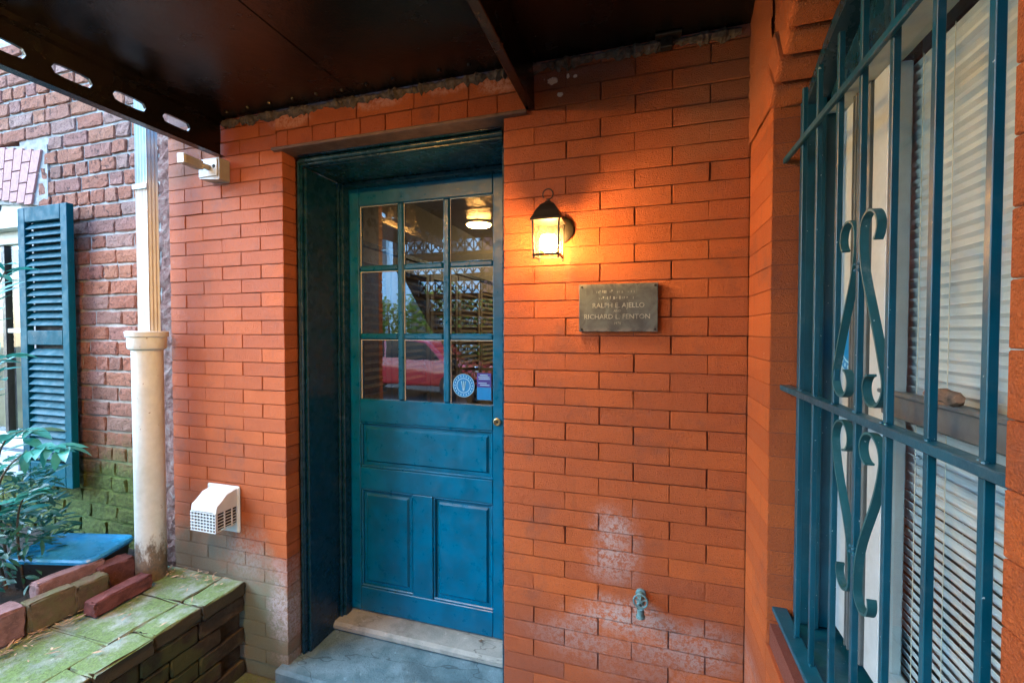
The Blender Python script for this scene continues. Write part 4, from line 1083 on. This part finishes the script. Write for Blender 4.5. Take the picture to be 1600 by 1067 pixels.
mb = MB()      # weld beads where bars meet rails and scrolls
for y_ in ys:
    for z_ in (-.134, -.148, -.699):
        for q in (-1, 1): mb.lathe([(.0001, -.003), (.0034, -.001), (.003, .0015), (.0001, .003)], (gx + rg.uniform(-.006, .002), y_ + q * .0055, z_), 6)
for z_ in (.11, .10, -.36, -.37):
    for q in (-1, 1): mb.lathe([(.0001, -.004), (.0036, -.001), (.003, .002), (.0001, .004)], (gx - .004, YC + q * .006, z_), 6)
stuff(mb.build('weld_beads', GP, gr, True))

# ------------------------------------------------------------------ planter wall and loose bricks
pw = thing('planter_wall', 'low mossy brick planter wall running out from the orange wall', 'planter wall', (-1.95, .8, -1.5))
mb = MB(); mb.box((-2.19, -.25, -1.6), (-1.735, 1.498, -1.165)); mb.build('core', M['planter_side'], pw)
rg = random.Random(12)
def rough(mb, name, mat, parent, amt, seed, sub=2):
    o = mb.build(name, mat, parent, True); bm = bmesh.new(); bm.from_mesh(o.data)
    bmesh.ops.subdivide_edges(bm, edges=list(bm.edges), cuts=sub, use_grid_fill=True); r = random.Random(seed)
    for v in bm.verts: v.co += Vector((r.uniform(-amt, amt), r.uniform(-amt, amt), r.uniform(-amt, amt)))
    bm.to_mesh(o.data); bm.free()
    for p in o.data.polygons: p.use_smooth = True
    return o
y = 1.497; i = 0
while y > -.2:       # coping: outer row lengthwise, inner row of broader slabs
    L = .19 + rg.uniform(-.01, .02); mb = MB(); mb.box((-1.815, y - L + .003, -1.168), (-1.697 + rg.uniform(-.006, .006), y, -1.108 + rg.uniform(-.0025, .001)), .006); rough(mb, 'coping_brick', M['mossy_coping'], pw, .0035, i); y -= L; i += 1
y = 1.497
while y > -.2:
    L = .225 + rg.uniform(-.03, .03); mb = MB(); mb.box((-2.20, y - L + .003, -1.168), (-1.820, y, -1.109 + rg.uniform(-.0025, .001)), .006); rough(mb, 'coping_slab', M['mossy_coping'], pw, .003, i); y -= L; i += 1
for r_ in range(5):
    zt = -1.172 - r_ * .072; y = 1.497 - (.11 if r_ % 2 else 0)
    while y > .2:
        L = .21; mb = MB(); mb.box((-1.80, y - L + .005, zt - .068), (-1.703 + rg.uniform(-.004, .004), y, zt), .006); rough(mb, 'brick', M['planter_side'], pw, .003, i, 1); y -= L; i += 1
EB = 'loose bricks edging the planting bed'
def ebrick(c, size, rot, mat, label, seed):
    mb = MB(); sx, sy, sz = [q / 2 for q in size]
    mb.box((-sx, -sy, -sz), (sx, sy, sz), .006); o = rough(mb, 'loose_brick', mat, None, .0034, seed, 3)
    o.location = c; o.rotation_euler = rot; tag(o, label, 'brick', EB)
ebrick((-2.205, .885, -1.052), (.10, .215, .115), (0, 0, R(-4)), M['edge_pink'], 'pale pink edging brick nearest the street, left of the mossy ones', 1)
ebrick((-2.165, 1.062, -1.053), (.062, .135, .112), (0, R(-3), R(-3)), M['edge_moss'], 'first mossy edging brick, next to the pale pink one', 2)
ebrick((-2.150, 1.178, -1.053), (.062, .105, .108), (0, R(2), R(-2)), M['edge_moss'], 'second mossy edging brick, touching the dull red one', 3)
ebrick((-2.205, 1.295, -1.05), (.075, .125, .112), (0, 0, R(-5)), M['edge_red'], 'dull red edging brick standing beside the drain pipe foot', 4)
ebrick((-2.242, 1.165, -1.035), (.062, .215, .125), (0, R(-4), R(-4)), M['edge_pink'], 'long pale edging brick behind the mossy ones by the tub lid', 5)
ebrick((-2.06, 1.232, -1.077), (.066, .215, .058), (0, 0, R(4)), M['edge_purple'], 'smooth dark red brick lying loose on the planter coping', 6)
db = MB(); rg = random.Random(17)
for i in range(170):
    x = -2.13 + abs(rg.gauss(0, .035)); y = rg.uniform(.75, 1.48)
    if rg.random() < .25: x = rg.uniform(-2.1, -1.72)
    if rg.random() < .25: x, y = rg.uniform(-2.1, -1.75), rg.uniform(1.42, 1.49)
    a = rg.uniform(0, 6.3); l = rg.uniform(.006, .022); wd = l * rg.uniform(.12, .4); z = -1.099 + rg.uniform(0, .006)
    u = Vector((math.cos(a), math.sin(a), rg.uniform(-.3, .3))) * l; v = Vector((-math.sin(a), math.cos(a), rg.uniform(-.2, .2))) * wd; c_ = Vector((x, y, z))
    db.add([c_ - u, c_ + v, c_ + u, c_ - v], [(0, 1, 2, 3)])
stuff(db.build('leaf_litter', M['dry_leaf']))

# ------------------------------------------------------------------ lidded tub, sky blue put into the lid colour
tb = thing('storage_tub', 'black tub with a sky-tinted lid lying in the planting bed', 'tub', (-2.43, 1.28, -1.05))
def rrect(hx_, hy_, r, n=6):
    out = []
    for sx_, sy_, a0 in ((1, 1, 0), (-1, 1, 90), (-1, -1, 180), (1, -1, 270)):
        for i in range(n + 1):
            a = R(a0 + 90 * i / n); out.append((sx_ * (hx_ - r) + r * math.cos(a), sy_ * (hy_ - r) + r * math.sin(a)))
    return out
def loft(mb, rings):
    n = len(rings[0][0]); vs = [(x, y, z) for ring, z in rings for x, y in ring]
    fs = [(i * n + k, i * n + (k + 1) % n, (i + 1) * n + (k + 1) % n, (i + 1) * n + k) for i in range(len(rings) - 1) for k in range(n)] + [tuple(range(n))[::-1], tuple((len(rings) - 1) * n + k for k in range(n))]
    mb.add(vs, fs); return mb
tm4 = Matrix.Translation((-2.425, 1.275, -.955)) @ Euler((R(1), R(2), R(18))).to_matrix().to_4x4()
mb = loft(MB(), [(rrect(.165, .10, .03), -.13), (rrect(.175, .11, .035), -.012)]); mb.v = [tuple(tm4 @ Vector(v)) for v in mb.v]; mb.build('tub', M['tub_black'], tb, True)
mb = loft(MB(), [(rrect(.184, .118, .04), -.016), (rrect(.186, .12, .04), -.004), (rrect(.180, .114, .036), .004), (rrect(.166, .10, .03), .004), (rrect(.160, .095, .03), .000)]); mb.v = [tuple(tm4 @ Vector(v)) for v in mb.v]; mb.build('lid', M['lid_sky_tint'], tb, True)

# ------------------------------------------------------------------ evergreen shrub
def leaf_shape(L, W, bend=.15):
    pr = [(0, 0), (.25, .75), (.5, 1), (.78, .62), (1, 0)]
    vs = []; fs = []
    for t, w_ in pr:
        z = -bend * L * t * t
        vs += [(-W / 2 * w_, t * L, z + .12 * W * w_), (0, t * L, z), (W / 2 * w_, t * L, z + .12 * W * w_)]
    for i in range(4):
        a = i * 3; fs += [(a, a + 1, a + 4, a + 3), (a + 1, a + 2, a + 5, a + 4)]
    return vs, fs
v_, f_ = leaf_shape(.026, .017, .3); mb = MB(); mb.add([(-.700 + a * .8 - b * .6, 1.815 + a * .6 + b * .8, -1.395 + c__ + .002) for a, b, c__ in v_], f_)
tag(mb.build('fallen_leaf', M['stem'], smooth=True), 'small dark fallen leaf on the pale door sill', 'leaf')
sb = thing('evergreen_shrub', 'evergreen shrub with narrow pointed leaves in the planting bed', 'shrub', (-2.55, 1.15, -1.08))
rg = random.Random(33)
lm = []
for i in range(5):
    v, f = leaf_shape(.10, .026 + .003 * i, .1 + .08 * i); a = MB(); a.add(v, f); lm.append(a.mesh('leaf', M['leaf_young'], True))
def leaf_at(p, d, roll, size, mesh):
    d = Vector(d).normalized(); q = d.to_track_quat('Y', 'Z'); o = link('leaf', mesh, sb, p); o.rotation_mode = 'QUATERNION'
    from mathutils import Quaternion
    o.rotation_quaternion = q @ Quaternion((0, 1, 0), roll); o.scale = (size, size, size); return o
canes = [((-2.56, 1.12, -1.08), (-2.60, 1.05, -.62), (-2.46, 1.09, -.44), (-2.17, 1.13, -.455)),
         ((-2.62, 1.16, -1.08), (-2.66, 1.12, -.55), (-2.58, 1.10, -.40), (-2.36, 1.12, -.40)),
         ((-2.66, 1.10, -1.08), (-2.75, 1.1, -.3), (-2.70, 1.12, .05), (-2.58, 1.15, .25)),
         ((-2.7, 1.10, -1.08), (-2.78, 1.1, -.5), (-2.68, 1.12, -.12), (-2.52, 1.12, -.10)),
         ((-2.5, 1.15, -1.08), (-2.5, 1.12, -.85), (-2.45, 1.1, -.68), (-2.34, 1.1, -.64))]
stems = MB(); nl = 0
def bz(c, t):
    u = 1 - t; return sum((Vector(p) * k for p, k in zip(c, (u ** 3, 3 * u * u * t, 3 * u * t * t, t ** 3))), Vector())
for ci, c_ in enumerate(canes):
    stems.tube([bz(c_, i / 10) for i in range(11)], [.006 - .0004 * i for i in range(11)], 6)
    for j in range(11):
        t = .56 + .044 * j; p = bz(c_, t); d = (bz(c_, min(1, t + .02)) - bz(c_, t - .02)).normalized()
        side_ = d.cross(Vector((0, 0, 1))).normalized()
        for sg_ in (-1, 1):
            dd = d * .7 + side_ * sg_ * rg.uniform(.4, .9) + Vector((0, -.15, rg.uniform(-.35, .15)))
            leaf_at(p, dd, rg.uniform(-.5, .5), rg.uniform(.65, 1.1), rg.choice(lm)); nl += 1
# single leaves that stand out in front of the shutter
for p, d, s_ in (((-2.40, 1.12, -.40), (1, .05, .12), 1.2), ((-2.38, 1.10, -.43), (1, 0, -.02), 1.15), ((-2.30, 1.1, -.455), (.9, 0, .25), 1.1), ((-2.26, 1.1, -.46), (.5, -.2, -.8), .8), ((-2.18, 1.1, -.46), (.4, -.2, -.85), .75),
                 ((-2.22, 1.1, -.455), (1, 0, .4), 1.0), ((-2.36, 1.1, -.47), (.35, -.3, -.9), .95), ((-2.62, 1.15, .27), (1, .05, .35), 1.0), ((-2.62, 1.14, .24), (1, .05, -.05), 1.0), ((-2.58, 1.13, -.04), (.3, -.3, -.8), .8), ((-2.58, 1.13, -.2), (.6, -.2, .1), 1.0)):
    leaf_at(p, d, rg.uniform(-.4, .4), s_, rg.choice(lm))
stems.build('stem', M['stem'], sb, True)
cr = MB()
def addleaf(mb, p, d, L, W, roll):
    v, f = leaf_shape(L, W, .2); d = Vector(d).normalized(); m = d.to_track_quat('Y', 'Z').to_matrix() @ Euler((0, roll, 0)).to_matrix()
    mb.add([m @ Vector(q) + Vector(p) for q in v], f)
for i in range(1150):
    a = rg.uniform(0, 6.28); rr = rg.random() ** .5; h = rg.random()
    c0 = Vector((-2.67 + math.cos(a) * rr * .25, 1.12 + math.sin(a) * rr * .24, -1.04 + h * .44))
    if rr > 1.1 - .35 * h: continue
    d = Vector((math.cos(a) * .8 + rg.uniform(-.5, .5), math.sin(a) * .6 + rg.uniform(-.5, .5), rg.uniform(-.3, .55)))
    addleaf(cr, c0, d, rg.uniform(.045, .085), rg.uniform(.012, .022), rg.uniform(-.8, .8))
stuff(cr.build('foliage', M['leaf'], sb, True))

# ------------------------------------------------------------------ what the door glass reflects: street behind the camera
hg = thing('hedge', 'yellow green hedge across the street, reflected in the door panes', 'hedge', (-6.5, -9, -1.5))
cr = MB(); rg = random.Random(55)
for i in range(5200):
    x = rg.uniform(-10, -3.4); top = 1.25 + .3 * math.sin(x * 1.7) + .2 * math.sin(x * 5)
    z = rg.uniform(-1.4, top); y = rg.uniform(-9.6, -8.5 - .3 * max(0, z) - rg.random() ** 2 * .5)
    addleaf(cr, (x, y, z), (rg.uniform(-1, 1), rg.uniform(-1, 1), rg.uniform(-.4, .8)), rg.uniform(.12, .24), rg.uniform(.06, .12), rg.uniform(-1, 1))
stuff(cr.build('foliage', M['hedge_leaf'], hg, True))
mb = MB()
for x in (-9.4, -8.2, -7.0, -5.9, -4.8, -3.9): mb.tube([(x, -9.2, -1.55), (x + .1, -9.2, -.3), (x + .05, -9.15, .9)], [.06, .04, .012], 7)
mb.build('trunk', M['stem'], hg)

car = thing('parked_car', 'red parked car reflected in the bottom door panes', 'car', (-5.6, -6.0, -1.56))
cxx = -5.55; yb0, yb1 = -6.85, -5.15; g0 = -1.56
side_p = [(-2.1, .32), (-2.1, .62), (-1.9, .78), (-1.2, .86), (-.75, 1.32), (-.35, 1.43), (.7, 1.43), (1.3, 1.1), (1.55, .98), (2.05, .92), (2.12, .70), (2.1, .32)]
mb = MB(); mb.prism([(cxx - u, g0 + v) for u, v in side_p], yb0, yb1, 'Y'); o = mb.build('body', M['red_car'], car); bv = o.modifiers.new('b', 'BEVEL'); bv.width = .09; bv.segments = 4
for p in o.data.polygons: p.use_smooth = True
for yy in (yb1 + .004, yb0 - .016):
    mb = MB(); mb.prism([(cxx - u, g0 + v) for u, v in ((-1.02, .93), (-.66, 1.30), (-.33, 1.36), (.1, 1.36), (.1, .93))], yy, yy + .012); mb.build('side_window', M['car_glass'], car)
    mb = MB(); mb.prism([(cxx - u, g0 + v) for u, v in ((.16, .93), (.16, 1.36), (.66, 1.36), (1.12, 1.1), (1.12, .95))], yy, yy + .012); mb.build('side_window', M['car_glass'], car)
for u in (-1.32, 1.34):
    for yy in (yb0 + .08, yb1 - .08):
        mb = MB(); mb.lathe([(.22, -.1), (.31, -.095), (.33, -.06), (.33, .06), (.31, .095), (.22, .1)], (cxx - u, yy, g0 + .33), 28, 'Y'); wl = mb.build('wheel', M['rubber'], car, True)
        mb = MB(); mb.lathe([(.21, -.104), (.19, -.108), (.05, -.09), (.0001, -.095)], (cxx - u, yy, g0 + .33), 24, 'Y'); mb.lathe([(.21, .104), (.19, .108), (.05, .09), (.0001, .095)], (cxx - u, yy, g0 + .33), 24, 'Y'); mb.build('rim', M['chrome'], wl, True)
for yy in (yb0 + .22, yb1 - .22):
    mb = MB(); mb.box((cxx + 2.02, yy - .14, g0 + .62), (cxx + 2.12, yy + .14, g0 + .76), .03); mb.build('headlight', M['chrome'], car)
def house(name, label, x0, x1, y0, y1, h, mat, cols, rows):
    t = thing(name, label, 'house', ((x0 + x1) / 2, (y0 + y1) / 2, -1.56))
    mb = MB(); mb.box((x0, y0, -1.56), (x1, y1, h)); mb.build('wall', mat, t)
    mb = MB(); mb.box((x0 - .2, y0 - .2, h), (x1 + .2, y1 + .25, h + .25), .05); mb.build('cornice', M['white_paint'], t)
    for i in range(cols):
        for k in range(rows):
            xc = x0 + (x1 - x0) * (i + .5) / cols; z = -.3 + k * 2.9
            if z + 1.7 > h: continue
            mb = MB(); mb.box((xc - .5, y1, z), (xc + .5, y1 + .06, z + 1.6), .02); wf = mb.build('window', M['white_paint'], t)
            mb = MB(); mb.box((xc - .42, y1 + .061, z + .08), (xc + .42, y1 + .068, z + .78)); mb.box((xc - .42, y1 + .061, z + .84), (xc + .42, y1 + .068, z + 1.52)); mb.build('pane', M['car_glass'], wf)
house('town_house', 'pale blue town house across the street, reflected in the door panes', -13.5, -6.2, -19, -12.5, 5.2, M['facade'], 4, 2)
house('town_house', 'red brick town house across the street, right of the pale blue one', -6.0, 3.5, -19, -12.5, 6.4, M['facade_brick'], 5, 2)
